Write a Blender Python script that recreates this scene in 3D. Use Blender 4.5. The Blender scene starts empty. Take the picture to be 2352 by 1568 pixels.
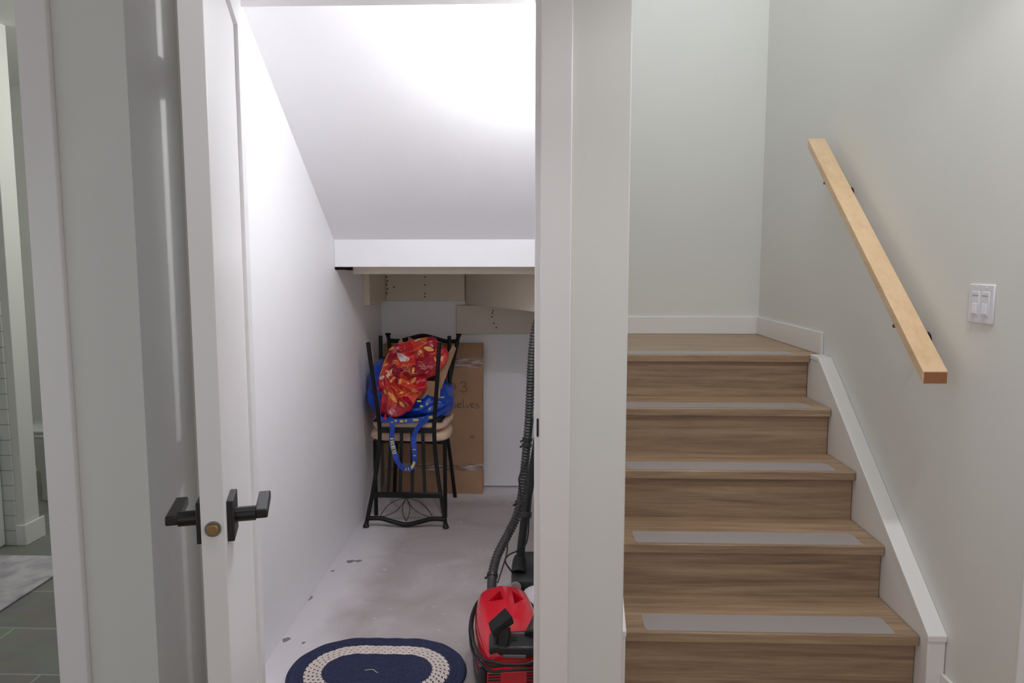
import bpy, bmesh, math, random
from mathutils import Vector, Matrix, noise
random.seed(7)
R = math.radians
scene = bpy.context.scene
COL = scene.collection

# ------------------------------------------------------------------ camera, world, exposure
F_PX = 1700.0
PITCH, YAW, CAM_Z = R(6.04), R(1.81), 1.327
cam_data = bpy.data.cameras.new('camera')
cam_data.sensor_width = 36.0
cam_data.lens = F_PX / 2352 * 36.0
cam_data.clip_start = 0.02
cam = bpy.data.objects.new('camera', cam_data)
cam.location = (0, 0, CAM_Z)
cam.rotation_euler = (R(90) - PITCH, 0, YAW)
COL.objects.link(cam)
scene.camera = cam
scene.cycles.diffuse_bounces = 8

scene.view_settings.view_transform = 'Standard'
scene.view_settings.look = 'None'
scene.view_settings.gamma = 1.0
scene.view_settings.exposure = 0.0
scene.view_settings.use_curve_mapping = False

world = bpy.data.worlds.new('world')
scene.world = world
world.use_nodes = True
bg = world.node_tree.nodes['Background']
bg.inputs[0].default_value = (0.955, 0.965, 1.0, 1)
bg.inputs[1].default_value = 0.63


def light(name, kind, loc, energy, color=(1, 1, 1), size=0.05, rot=(0, 0, 0), spot=None, blend=0.4):
    d = bpy.data.lights.new(name, kind)
    d.energy = energy
    d.color = color
    if kind == 'AREA':
        d.shape = 'DISK'
        d.size = size
    else:
        d.shadow_soft_size = size
    if spot:
        d.spot_size = R(spot)
        d.spot_blend = blend
    o = bpy.data.objects.new(name, d)
    o.location = loc
    o.rotation_euler = rot
    COL.objects.link(o)
    return o


WARM = (1.0, 0.99, 0.99)
COOL = (0.92, 0.955, 1.0)
BULB = (0.03, 2.25, 1.965)
light('closet_bulb_light', 'POINT', BULB, 13.6, (0.95, 0.96, 1.0), 0.022)
for i, (x, y, e) in enumerate([(-0.15, 0.76, 9), (1.0, 1.35, 30), (0.1, -0.9, 2), (1.3, -0.9, 4)]):
    light('pot_light_beam', 'SPOT', (x, y, 2.375), e, WARM, 0.05, spot=118 if i == 0 else 150, blend=0.35)
light('upstairs_light', 'AREA', (0.75, 2.45, 4.36), 10, COOL, 0.8)
light('stairwell_fill', 'AREA', (0.72, 1.99, 3.3), 11, COOL, 0.9, rot=(R(62), 0, 0))  # added soft fill that evens the landing back wall, not a fixture
light('bathroom_light', 'POINT', (-1.4, 3.5, 2.2), 14, (0.98, 1.0, 0.95), 0.15)

# ------------------------------------------------------------------ helpers


def srgb(r, g, b):
    def f(c):
        c /= 255.0
        return c / 12.92 if c <= 0.04045 else ((c + 0.055) / 1.055) ** 2.4
    return (f(r), f(g), f(b), 1.0)


def new_mat(name):
    m = bpy.data.materials.new(name)
    m.use_nodes = True
    nt = m.node_tree
    return m, nt, nt.nodes['Principled BSDF']


def mat(name, rgb, rough=0.5, metal=0.0, var=0.0, scale=8.0, bump=0.0, bscale=200.0, spec=0.5, coat=0.0):
    m, nt, b = new_mat(name)
    b.inputs['Base Color'].default_value = srgb(*rgb)
    b.inputs['Roughness'].default_value = rough
    b.inputs['Metallic'].default_value = metal
    b.inputs['Specular IOR Level'].default_value = spec
    b.inputs['Coat Weight'].default_value = coat
    L = nt.links
    tc = nt.nodes.new('ShaderNodeTexCoord')
    n = nt.nodes.new('ShaderNodeTexNoise')
    n.inputs['Scale'].default_value = scale
    n.inputs['Detail'].default_value = 4
    L.new(tc.outputs['Object'], n.inputs['Vector'])
    mx = nt.nodes.new('ShaderNodeMix')
    mx.data_type = 'RGBA'
    c = srgb(*rgb)
    mx.inputs[6].default_value = tuple(v * (1 - var) for v in c[:3]) + (1,)
    mx.inputs[7].default_value = tuple(min(1, v * (1 + var)) for v in c[:3]) + (1,)
    L.new(n.outputs['Fac'], mx.inputs[0])
    L.new(mx.outputs[2], b.inputs['Base Color'])
    if bump:
        n2 = nt.nodes.new('ShaderNodeTexNoise')
        n2.inputs['Scale'].default_value = bscale
        n2.inputs['Detail'].default_value = 3
        L.new(tc.outputs['Object'], n2.inputs['Vector'])
        bp = nt.nodes.new('ShaderNodeBump')
        bp.inputs['Strength'].default_value = bump
        bp.inputs['Distance'].default_value = 0.002
        L.new(n2.outputs['Fac'], bp.inputs['Height'])
        L.new(bp.outputs['Normal'], b.inputs['Normal'])
    return m


def ramp(nt, stops, interp='LINEAR'):
    r = nt.nodes.new('ShaderNodeValToRGB')
    cr = r.color_ramp
    cr.interpolation = interp
    while len(cr.elements) < len(stops):
        cr.elements.new(0.5)
    for e, (p, c) in zip(cr.elements, stops):
        e.position = p
        e.color = c
    return r


def wood_mat(name, dark, mid, light_, axis_scale, rough=0.45, contrast=1.0, bands=1.0, plank=None):
    """streaky wood grain; axis_scale is small along the grain"""
    m, nt, b = new_mat(name)
    L = nt.links
    tc = nt.nodes.new('ShaderNodeTexCoord')
    oi = nt.nodes.new('ShaderNodeObjectInfo')
    add = nt.nodes.new('ShaderNodeVectorMath')
    add.operation = 'MULTIPLY_ADD'
    add.inputs[1].default_value = (1, 1, 1)
    comb = nt.nodes.new('ShaderNodeCombineXYZ')
    mul = nt.nodes.new('ShaderNodeMath')
    mul.operation = 'MULTIPLY'
    mul.inputs[1].default_value = 37.0
    L.new(oi.outputs['Random'], mul.inputs[0])
    for k in range(3):
        L.new(mul.outputs[0], comb.inputs[k])
    L.new(tc.outputs['Object'], add.inputs[0])
    L.new(comb.outputs[0], add.inputs[2])
    mp = nt.nodes.new('ShaderNodeMapping')
    mp.inputs['Scale'].default_value = axis_scale
    L.new(add.outputs[0], mp.inputs['Vector'])
    n1 = nt.nodes.new('ShaderNodeTexNoise')
    n1.inputs['Scale'].default_value = 1.0
    n1.inputs['Detail'].default_value = 7
    n1.inputs['Roughness'].default_value = 0.62
    n1.inputs['Distortion'].default_value = 0.6
    L.new(mp.outputs[0], n1.inputs['Vector'])
    n2 = nt.nodes.new('ShaderNodeTexNoise')
    n2.inputs['Scale'].default_value = 4.2
    n2.inputs['Detail'].default_value = 5
    n2.inputs['Roughness'].default_value = 0.7
    L.new(mp.outputs[0], n2.inputs['Vector'])
    mixf = nt.nodes.new('ShaderNodeMath')
    mixf.operation = 'MULTIPLY_ADD'
    mixf.inputs[1].default_value = 0.35 * bands
    L.new(n2.outputs['Fac'], mixf.inputs[0])
    sc = nt.nodes.new('ShaderNodeMath')
    sc.operation = 'MULTIPLY'
    sc.inputs[1].default_value = 1.0 - 0.35 * bands
    L.new(n1.outputs['Fac'], sc.inputs[0])
    L.new(sc.outputs[0], mixf.inputs[2])
    w = 0.17 / contrast
    r = ramp(nt, [(0.5 - w, srgb(*dark)), (0.5, srgb(*mid)), (0.5 + w, srgb(*light_))])
    L.new(mixf.outputs[0], r.inputs[0])
    L.new(r.outputs[0], b.inputs['Base Color'])
    b.inputs['Roughness'].default_value = rough
    bp = nt.nodes.new('ShaderNodeBump')
    bp.inputs['Strength'].default_value = 0.12
    bp.inputs['Distance'].default_value = 0.002
    L.new(n2.outputs['Fac'], bp.inputs['Height'])
    L.new(bp.outputs['Normal'], b.inputs['Normal'])
    return m


M = {}
M['wall'] = mat('hall_wall_paint', (227, 227, 224), 0.55, var=0.012, scale=3, bump=0.06, bscale=260)
M['trim'] = mat('semi_gloss_trim_paint', (236, 234, 234), 0.32, var=0.01, scale=4, bump=0.02, bscale=120)
M['door'] = mat('semi_gloss_door_paint', (232, 231, 232), 0.34, var=0.01, scale=4, bump=0.02, bscale=120)
M['closet'] = mat('closet_wall_paint', (243, 242, 245), 0.6, var=0.012, scale=3, bump=0.05, bscale=220)
M['closet_old'] = mat('closet_rough_paint', (218, 208, 190), 0.7, var=0.04, scale=6, bump=0.15, bscale=90)
M['dark_void'] = mat('shaded_gap_dark', (60, 48, 38), 0.9, var=0.2)  # dark colour stands in for the shade of the wall cavity
M['ceiling'] = mat('ceiling_paint', (235, 235, 232), 0.8)
M['black_metal'] = mat('black_satin_metal', (22, 22, 23), 0.38, metal=0.3, var=0.1, scale=30)
M['black_handle'] = mat('matte_black_handle', (11, 11, 12), 0.34, metal=0.0, var=0.08, spec=0.6)
M['brass'] = mat('worn_brass', (150, 122, 80), 0.4, metal=0.6, var=0.25, scale=120)
M['latch_ring'] = mat('dull_nickel_ring', (136, 134, 124), 0.4, metal=0.6, var=0.15, scale=80)
M['cushion'] = mat('beige_vinyl', (228, 198, 172), 0.5, var=0.04, scale=20, bump=0.08, bscale=300)
M['black_board'] = mat('black_underside', (34, 33, 34), 0.75, var=0.1)
M['blue_bag'] = mat('blue_woven_plastic', (12, 62, 172), 0.2, var=0.2, scale=14, bump=0.9, bscale=60, coat=0.4)
M['blue_strap'] = mat('blue_strap_webbing', (26, 66, 168), 0.55, var=0.08, scale=60, bump=0.2, bscale=500)
M['yellow_print'] = mat('yellow_print', (196, 188, 84), 0.6, var=0.08, scale=60)
M['plate'] = mat('white_plastic_plate', (233, 232, 240), 0.3)
M['rubber'] = mat('dark_grey_hose_plastic', (50, 50, 49), 0.42, var=0.1, scale=50)
M['black_plastic'] = mat('black_plastic', (26, 27, 27), 0.45, var=0.15, scale=40, bump=0.05)
M['dark_plastic'] = mat('dark_grey_plastic', (46, 47, 48), 0.4, var=0.12, scale=40)
M['grey_label'] = mat('grey_strip', (120, 122, 124), 0.45)
M['red_plastic'] = mat('glossy_red_plastic', (206, 20, 42), 0.22, var=0.05, scale=9, coat=0.4)
M['cable'] = mat('black_cable_rubber', (26, 26, 26), 0.5)
M['bristle'] = mat('black_bristles', (14, 14, 14), 0.8, bump=0.6, bscale=600)
M['tan_plastic'] = mat('tan_plastic', (150, 132, 104), 0.6, var=0.05)
M['pink_wheel'] = mat('pale_wheel_rubber', (160, 146, 142), 0.6)
M['white_plastic'] = mat('white_plastic', (222, 218, 222), 0.4)
M['ink'] = mat('black_marker_ink', (34, 28, 26), 0.6)
M['porcelain'] = mat('white_porcelain', (222, 224, 222), 0.12)
M['tub'] = mat('white_tub_acrylic', (218, 220, 220), 0.2)
M['wire'] = mat('thin_black_wire', (30, 28, 27), 0.4, metal=0.3)
M['lining'] = mat('white_lining', (214, 200, 200), 0.7, var=0.03)
M['fray'] = mat('red_thread', (204, 22, 40), 0.7)
M['embroidery'] = mat('golden_embroidery_thread', (232, 164, 84), 0.5, var=0.18, scale=120, bump=0.3, bscale=500)

STAIR = wood_mat('stair_oak_laminate', (112, 89, 69), (160, 133, 108), (190, 165, 138), (1.3, 26.0, 26.0), 0.42, 0.85)
RAILW = wood_mat('maple_handrail', (208, 172, 132), (222, 190, 152), (230, 202, 168), (22.0, 2.0, 22.0), 0.35, 0.8)
M['rail_end'] = mat('maple_end_grain', (152, 100, 68), 0.6, var=0.15, scale=90)
CARD = wood_mat('brown_cardboard', (164, 128, 97), (175, 138, 106), (186, 148, 115), (3.0, 3.0, 3.0), 0.75, 0.7)


def floor_concrete():
    m, nt, b = new_mat('painted_concrete')
    L = nt.links
    tc = nt.nodes.new('ShaderNodeTexCoord')

    def nz(scale, detail=5, rough=0.55, dist=0.0):
        n = nt.nodes.new('ShaderNodeTexNoise')
        n.inputs['Scale'].default_value = scale
        n.inputs['Detail'].default_value = detail
        n.inputs['Roughness'].default_value = rough
        n.inputs['Distortion'].default_value = dist
        L.new(tc.outputs['Object'], n.inputs['Vector'])
        return n.outputs['Fac']

    def math_(op, a, b_=None, c=None):
        n = nt.nodes.new('ShaderNodeMath')
        n.operation = op
        for i, v in enumerate((a, b_, c)):
            if v is None:
                continue
            if isinstance(v, (int, float)):
                n.inputs[i].default_value = v
            else:
                L.new(v, n.inputs[i])
        return n.outputs[0]
    base = ramp(nt, [(0.3, srgb(166, 157, 156)), (0.55, srgb(184, 176, 176)), (0.75, srgb(202, 196, 197))])
    L.new(nz(3.2, 7, 0.6, 0.7), base.inputs[0])
    # white overspray along the closet walls
    sep = nt.nodes.new('ShaderNodeSeparateXYZ')
    L.new(tc.outputs['Object'], sep.inputs[0])
    d_left = math_('SUBTRACT', sep.outputs[0], -0.896)
    d_back = math_('SUBTRACT', 4.28, sep.outputs[1])
    d = math_('MINIMUM', d_left, math_('MULTIPLY', d_back, 0.9))
    d = math_('ADD', d, math_('MULTIPLY', math_('SUBTRACT', nz(5.0, 4), 0.5), 0.22))
    mr = nt.nodes.new('ShaderNodeMapRange')
    mr.inputs[1].default_value = 0.10
    mr.inputs[2].default_value = 0.27
    mr.inputs[3].default_value = 1.0
    mr.inputs[4].default_value = 0.0
    mr.clamp = True
    L.new(d, mr.inputs[0])
    mx = nt.nodes.new('ShaderNodeMix')
    mx.data_type = 'RGBA'
    L.new(math_('MULTIPLY', mr.outputs[0], 0.85), mx.inputs[0])
    L.new(base.outputs[0], mx.inputs[6])
    mx.inputs[7].default_value = srgb(226, 222, 226)
    # small flecks of white paint
    v = ramp(nt, [(0.69, (0, 0, 0, 1)), (0.73, (1, 1, 1, 1))])
    mp = nt.nodes.new('ShaderNodeMapping')
    mp.inputs['Scale'].default_value = (22, 40, 22)
    L.new(tc.outputs['Object'], mp.inputs[0])
    fl = nt.nodes.new('ShaderNodeTexNoise')
    fl.inputs['Scale'].default_value = 1.0
    fl.inputs['Detail'].default_value = 2
    L.new(mp.outputs[0], fl.inputs['Vector'])
    L.new(fl.outputs['Fac'], v.inputs[0])
    mx2 = nt.nodes.new('ShaderNodeMix')
    mx2.data_type = 'RGBA'
    L.new(math_('MULTIPLY', v.outputs[0], 0.6), mx2.inputs[0])
    L.new(mx.outputs[2], mx2.inputs[6])
    mx2.inputs[7].default_value = srgb(226, 222, 224)
    L.new(mx2.outputs[2], b.inputs['Base Color'])
    b.inputs['Roughness'].default_value = 0.55
    bp = nt.nodes.new('ShaderNodeBump')
    bp.inputs['Strength'].default_value = 0.1
    bp.inputs['Distance'].default_value = 0.003
    L.new(nz(60, 4), bp.inputs['Height'])
    L.new(bp.outputs['Normal'], b.inputs['Normal'])
    return m


def brick_mat(name, c1, c2, mortar, w, h, size, rough, rot=(0, 0, 0), off=0.5, var=0.0, loc=(0, 0, 0)):
    m, nt, b = new_mat(name)
    L = nt.links
    tc = nt.nodes.new('ShaderNodeTexCoord')
    mp = nt.nodes.new('ShaderNodeMapping')
    mp.inputs['Rotation'].default_value = rot
    mp.inputs['Location'].default_value = loc
    L.new(tc.outputs['Object'], mp.inputs[0])
    t = nt.nodes.new('ShaderNodeTexBrick')
    t.inputs['Scale'].default_value = 1.0
    t.inputs['Brick Width'].default_value = w
    t.inputs['Row Height'].default_value = h
    t.inputs['Mortar Size'].default_value = size
    t.inputs['Mortar Smooth'].default_value = 0.1
    t.offset = off
    t.inputs['Color1'].default_value = srgb(*c1)
    t.inputs['Color2'].default_value = srgb(*c2)
    t.inputs['Mortar'].default_value = srgb(*mortar)
    L.new(mp.outputs[0], t.inputs['Vector'])
    n = nt.nodes.new('ShaderNodeTexNoise')
    n.inputs['Scale'].default_value = 9
    n.inputs['Detail'].default_value = 6
    L.new(tc.outputs['Object'], n.inputs['Vector'])
    mx = nt.nodes.new('ShaderNodeMix')
    mx.data_type = 'RGBA'
    mx.blend_type = 'OVERLAY'
    mx.inputs[0].default_value = var
    L.new(t.outputs['Color'], mx.inputs[6])
    L.new(n.outputs['Color'], mx.inputs[7])
    L.new(mx.outputs[2], b.inputs['Base Color'])
    b.inputs['Roughness'].default_value = rough
    return m


M['concrete'] = floor_concrete()
M['hall_floor'] = mat('hall_laminate_floor', (160, 136, 112), 0.45, var=0.1, scale=5)
M['bath_tile'] = brick_mat('grey_slate_floor_tile', (134, 134, 131), (144, 144, 140), (188, 188, 184), 0.6, 0.3, 0.003, 0.5, (0, 0, 0), 0.5, 0.25, (0.1, -0.125, 0))
M['bare_concrete'] = mat('bare_concrete_spot', (132, 128, 126), 0.8, var=0.12, scale=60)
M['subway'] = brick_mat('white_subway_tile', (214, 216, 214), (218, 219, 217), (150, 150, 146), 0.152, 0.0725, 0.0018, 0.2, (R(90), 0, 0))


def rug_mat():
    """UV x = arc length in metres, y = distance from the centre line in metres"""
    m, nt, b = new_mat('braided_rug')
    L = nt.links
    uv = nt.nodes.new('ShaderNodeUVMap')
    sep = nt.nodes.new('ShaderNodeSeparateXYZ')
    L.new(uv.outputs[0], sep.inputs[0])

    def math_(op, a, b_=None, c=None):
        n = nt.nodes.new('ShaderNodeMath')
        n.operation = op
        for i, v in enumerate((a, b_, c)):
            if v is None:
                continue
            if isinstance(v, (int, float)):
                n.inputs[i].default_value = v
            else:
                L.new(v, n.inputs[i])
        return n.outputs[0]
    u, v = sep.outputs[0], sep.outputs[1]
    row = math_('FLOOR', math_('DIVIDE', v, 0.0135))
    band = math_('MULTIPLY', math_('GREATER_THAN', v, 0.101), math_('LESS_THAN', v, 0.158))
    ph = math_('FRACT', math_('ADD', math_('DIVIDE', u, 0.021), math_('MULTIPLY', row, 0.37)))
    vf = math_('FRACT', math_('DIVIDE', v, 0.0135))
    skew = math_('FRACT', math_('ADD', ph, math_('MULTIPLY', vf, 0.35)))
    dash = math_('MULTIPLY', math_('LESS_THAN', skew, 0.30), math_('LESS_THAN', math_('ABSOLUTE', math_('SUBTRACT', vf, 0.5)), 0.24))
    tc = nt.nodes.new('ShaderNodeTexCoord')
    n = nt.nodes.new('ShaderNodeTexNoise')
    n.inputs['Scale'].default_value = 160
    L.new(tc.outputs['Object'], n.inputs['Vector'])
    navy = ramp(nt, [(0.3, srgb(28, 34, 62)), (0.7, srgb(46, 53, 88))])
    L.new(n.outputs['Fac'], navy.inputs[0])
    cream = ramp(nt, [(0.3, srgb(204, 192, 182)), (0.7, srgb(226, 214, 206))])
    L.new(n.outputs['Fac'], cream.inputs[0])
    m1 = nt.nodes.new('ShaderNodeMix')
    m1.data_type = 'RGBA'
    L.new(dash, m1.inputs[0])
    L.new(cream.outputs[0], m1.inputs[6])
    m1.inputs[7].default_value = srgb(52, 50, 66)
    m2 = nt.nodes.new('ShaderNodeMix')
    m2.data_type = 'RGBA'
    L.new(band, m2.inputs[0])
    L.new(navy.outputs[0], m2.inputs[6])
    L.new(m1.outputs[2], m2.inputs[7])
    L.new(m2.outputs[2], b.inputs['Base Color'])
    b.inputs['Roughness'].default_value = 0.9
    bp = nt.nodes.new('ShaderNodeBump')
    bp.inputs['Strength'].default_value = 0.4
    bp.inputs['Distance'].default_value = 0.002
    L.new(n.outputs['Fac'], bp.inputs['Height'])
    L.new(bp.outputs['Normal'], b.inputs['Normal'])
    return m


def cloth_mat():
    m, nt, b = new_mat('red_patchwork_silk')
    L = nt.links
    uv = nt.nodes.new('ShaderNodeUVMap')
    mp = nt.nodes.new('ShaderNodeMapping')
    mp.inputs['Scale'].default_value = (13, 13, 13)
    mp.inputs['Rotation'].default_value = (0, 0, 0.5)
    L.new(uv.outputs[0], mp.inputs[0])
    n0 = nt.nodes.new('ShaderNodeTexNoise')
    n0.inputs['Scale'].default_value = 0.8
    L.new(mp.outputs[0], n0.inputs['Vector'])
    ad = nt.nodes.new('ShaderNodeVectorMath')
    ad.operation = 'MULTIPLY_ADD'
    ad.inputs[1].default_value = (1.6, 1.6, 0)
    L.new(n0.outputs['Color'], ad.inputs[0])
    L.new(mp.outputs[0], ad.inputs[2])
    vo = nt.nodes.new('ShaderNodeTexVoronoi')
    vo.distance = 'CHEBYCHEV'
    vo.inputs['Scale'].default_value = 1.0
    L.new(ad.outputs[0], vo.inputs['Vector'])
    sp = nt.nodes.new('ShaderNodeSeparateColor')
    L.new(vo.outputs['Color'], sp.inputs[0])
    r = ramp(nt, [(0.0, srgb(146, 2, 32)), (0.5, srgb(176, 8, 38)), (0.76, srgb(198, 36, 38)), (1.0, srgb(208, 68, 44))])
    L.new(sp.outputs[0], r.inputs[0])
    n = nt.nodes.new('ShaderNodeTexNoise')
    n.inputs['Scale'].default_value = 90
    n.inputs['Detail'].default_value = 5
    L.new(uv.outputs[0], n.inputs['Vector'])
    mx = nt.nodes.new('ShaderNodeMix')
    mx.data_type = 'RGBA'
    mx.blend_type = 'SOFT_LIGHT'
    mx.inputs[0].default_value = 0.35
    L.new(r.outputs[0], mx.inputs[6])
    L.new(n.outputs['Color'], mx.inputs[7])
    L.new(mx.outputs[2], b.inputs['Base Color'])
    b.inputs['Roughness'].default_value = 0.33
    b.inputs['Specular IOR Level'].default_value = 0.7
    bp = nt.nodes.new('ShaderNodeBump')
    bp.inputs['Strength'].default_value = 0.3
    bp.inputs['Distance'].default_value = 0.002
    L.new(n.outputs['Fac'], bp.inputs['Height'])
    L.new(bp.outputs['Normal'], b.inputs['Normal'])
    return m


M['rug'] = rug_mat()
M['cloth'] = cloth_mat()


def tape_mat():
    m, nt, b = new_mat('clear_packing_tape')
    L = nt.links
    tc = nt.nodes.new('ShaderNodeTexCoord')
    mp = nt.nodes.new('ShaderNodeMapping')
    mp.inputs['Scale'].default_value = (9, 9, 60)
    mp.inputs['Rotation'].default_value = (0, 0.12, 0)
    L.new(tc.outputs['Object'], mp.inputs[0])
    n = nt.nodes.new('ShaderNodeTexNoise')
    n.inputs['Scale'].default_value = 1.5
    n.inputs['Detail'].default_value = 6
    L.new(mp.outputs[0], n.inputs['Vector'])
    r = ramp(nt, [(0.45, srgb(150, 112, 82)), (0.62, srgb(206, 196, 190))])  # pale streaks paint the glare on the tape into its colour
    L.new(n.outputs['Fac'], r.inputs[0])
    L.new(r.outputs[0], b.inputs['Base Color'])
    b.inputs['Roughness'].default_value = 0.12
    bp = nt.nodes.new('ShaderNodeBump')
    bp.inputs['Strength'].default_value = 0.5
    bp.inputs['Distance'].default_value = 0.004
    L.new(n.outputs['Fac'], bp.inputs['Height'])
    L.new(bp.outputs['Normal'], b.inputs['Normal'])
    return m


def grip_mat():
    m, nt, b = new_mat('frosted_clear_grip_strip')
    b.inputs['Base Color'].default_value = srgb(196, 190, 190)
    b.inputs['Roughness'].default_value = 0.35
    b.inputs['Alpha'].default_value = 0.55
    return m


def mat_fabric():
    m, nt, b = new_mat('grey_bath_mat_pile')
    L = nt.links
    tc = nt.nodes.new('ShaderNodeTexCoord')
    n = nt.nodes.new('ShaderNodeTexNoise')
    n.inputs['Scale'].default_value = 9
    n.inputs['Detail'].default_value = 5
    n.inputs['Distortion'].default_value = 0.8
    L.new(tc.outputs['Object'], n.inputs['Vector'])
    r = ramp(nt, [(0.35, srgb(176, 170, 182)), (0.6, srgb(214, 210, 216))])
    L.new(n.outputs['Fac'], r.inputs[0])
    L.new(r.outputs[0], b.inputs['Base Color'])
    b.inputs['Roughness'].default_value = 0.95
    return m


M['tape'] = tape_mat()
M['grip'] = grip_mat()
M['bathmat'] = mat_fabric()

# ------------------------------------------------------------------ mesh building


class MB:
    def __init__(self):
        self.bm = bmesh.new()
        self.uv = None

    def box(self, x0, x1, y0, y1, z0, z1, mtx=None):
        vs = [self.bm.verts.new((x, y, z)) for x in (x0, x1) for y in (y0, y1) for z in (z0, z1)]
        for f in ((0, 1, 3, 2), (4, 6, 7, 5), (0, 4, 5, 1), (2, 3, 7, 6), (0, 2, 6, 4), (1, 5, 7, 3)):
            self.bm.faces.new([vs[i] for i in f])
        if mtx is not None:
            bmesh.ops.transform(self.bm, matrix=mtx, verts=vs)
        return self

    def prism(self, pts, depth):
        """pts: closed 3D polygon; depth: extrusion vector"""
        d = Vector(depth)
        a = [self.bm.verts.new(p) for p in pts]
        b = [self.bm.verts.new(Vector(p) + d) for p in pts]
        n = len(pts)
        self.bm.faces.new(a)
        self.bm.faces.new(b[::-1])
        for i in range(n):
            self.bm.faces.new((a[i], b[i], b[(i + 1) % n], a[(i + 1) % n]))
        return self

    def tube(self, path, r, seg=10, caps=True, flat=None):
        """round tube along a path; r number or list; flat=(width, thickness) gives a ribbon profile"""
        P = [Vector(p) for p in path]
        n = len(P)
        T = []
        for i in range(n):
            t = P[min(i + 1, n - 1)] - P[max(i - 1, 0)]
            T.append(t.normalized() if t.length > 1e-9 else Vector((0, 0, 1)))
        ref = Vector((0, 0, 1)) if abs(T[0].z) < 0.9 else Vector((0, 1, 0))
        u = (ref - T[0] * ref.dot(T[0])).normalized()
        rings = []
        for i in range(n):
            u = (u - T[i] * u.dot(T[i])).normalized()
            w = T[i].cross(u)
            rr = r[i] if isinstance(r, (list, tuple)) else r
            rings.append([self.bm.verts.new(P[i] + (u * math.cos(2 * math.pi * k / seg) + w * math.sin(2 * math.pi * k / seg)) * rr) for k in range(seg)])
        for i in range(n - 1):
            for k in range(seg):
                self.bm.faces.new((rings[i][k], rings[i][(k + 1) % seg], rings[i + 1][(k + 1) % seg], rings[i + 1][k]))
        if caps:
            self.bm.faces.new(rings[0][::-1])
            self.bm.faces.new(rings[-1])
        return self

    def ribbon(self, path, widths, normal_vecs, thick):
        """flat band: path centres, width direction vectors, thickness along normals"""
        n = len(path)
        top = []
        for p, wv, nv in zip(path, widths, normal_vecs):
            p, wv, nv = Vector(p), Vector(wv), Vector(nv)
            top.append([self.bm.verts.new(p + wv + nv * thick), self.bm.verts.new(p - wv + nv * thick),
                        self.bm.verts.new(p - wv - nv * thick), self.bm.verts.new(p + wv - nv * thick)])
        for i in range(n - 1):
            for k in range(4):
                self.bm.faces.new((top[i][k], top[i][(k + 1) % 4], top[i + 1][(k + 1) % 4], top[i + 1][k]))
        self.bm.faces.new(top[0][::-1])
        self.bm.faces.new(top[-1])
        return self

    def cyl(self, p0, p1, r0, r1=None, seg=20):
        return self.tube([p0, p1], [r0, r1 if r1 is not None else r0], seg)

    def loft(self, rings, cap0=True, cap1=True, closed=True):
        V = [[self.bm.verts.new(p) for p in ring] for ring in rings]
        n = len(V[0])
        for i in range(len(V) - 1):
            for k in range(n if closed else n - 1):
                self.bm.faces.new((V[i][k], V[i][(k + 1) % n], V[i + 1][(k + 1) % n], V[i + 1][k]))
        if cap0:
            self.bm.faces.new(V[0][::-1])
        if cap1:
            self.bm.faces.new(V[-1])
        return self

    def build(self, name, material, parent=None, bevel=0.0, smooth=35, segs=2, uvfun=None):
        bm = self.bm
        bmesh.ops.recalc_face_normals(bm, faces=bm.faces[:])
        if uvfun:
            lay = bm.loops.layers.uv.new('UVMap')
            for f in bm.faces:
                for l in f.loops:
                    l[lay].uv = uvfun(l.vert)
        me = bpy.data.meshes.new(name)
        bm.to_mesh(me)
        bm.free()
        me.materials.append(material)
        o = bpy.data.objects.new(name, me)
        COL.objects.link(o)
        if parent:
            o.parent = parent
        if bevel:
            md = o.modifiers.new('edge', 'BEVEL')
            md.width = bevel
            md.segments = segs
            md.limit_method = 'ANGLE'
            md.angle_limit = R(40)
        if smooth:
            me.polygons.foreach_set('use_smooth', [True] * len(me.polygons))
            me.set_sharp_from_angle(angle=R(smooth))
        return o


def tag(o, label, cat, group=None, kind=None):
    o['label'] = label
    o['category'] = cat
    if group:
        o['group'] = group
    if kind:
        o['kind'] = kind
    return o


def thing(name, label, cat, loc=(0, 0, 0), rot=(0, 0, 0), group=None, kind=None):
    o = bpy.data.objects.new(name, None)
    o.empty_display_size = 0.1
    COL.objects.link(o)
    o.location = loc
    o.rotation_euler = rot
    return tag(o, label, cat, group, kind)


def copy_tree(o, parent=None):
    c = o.copy()
    COL.objects.link(c)
    if parent:
        c.parent = parent
    for ch in list(o.children):
        copy_tree(ch, c)
    return c


def struct(name, mb, m, label, cat, bevel=0.0, smooth=35):
    o = mb.build(name, m, None, bevel, smooth)
    return tag(o, label, cat, kind='structure')


_fw = Vector((-math.sin(YAW) * math.cos(PITCH), math.cos(YAW) * math.cos(PITCH), -math.sin(PITCH)))
_rt = Vector((math.cos(YAW), math.sin(YAW), 0))
_up = _rt.cross(_fw)


def at(px, py, Y):
    """measured photo pixel -> the point of the plane y = Y it lies on"""
    d = _fw + _rt * ((px - 1176) / F_PX) - _up * ((py - 784) / F_PX)
    return Vector((0, 0, CAM_Z)) + d * (Y / d.y)


def smooth_path(pts, n=12):
    """Catmull-Rom through pts"""
    P = [Vector(p) for p in pts]
    out = []
    for i in range(len(P) - 1):
        p0, p1, p2, p3 = P[max(i - 1, 0)], P[i], P[i + 1], P[min(i + 2, len(P) - 1)]
        for k in range(n):
            t = k / n
            out.append(0.5 * ((2 * p1) + (p2 - p0) * t + (2 * p0 - 5 * p1 + 4 * p2 - p3) * t * t + (3 * p1 - p0 - 3 * p2 + p3) * t ** 3))
    out.append(P[-1])
    return out


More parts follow.
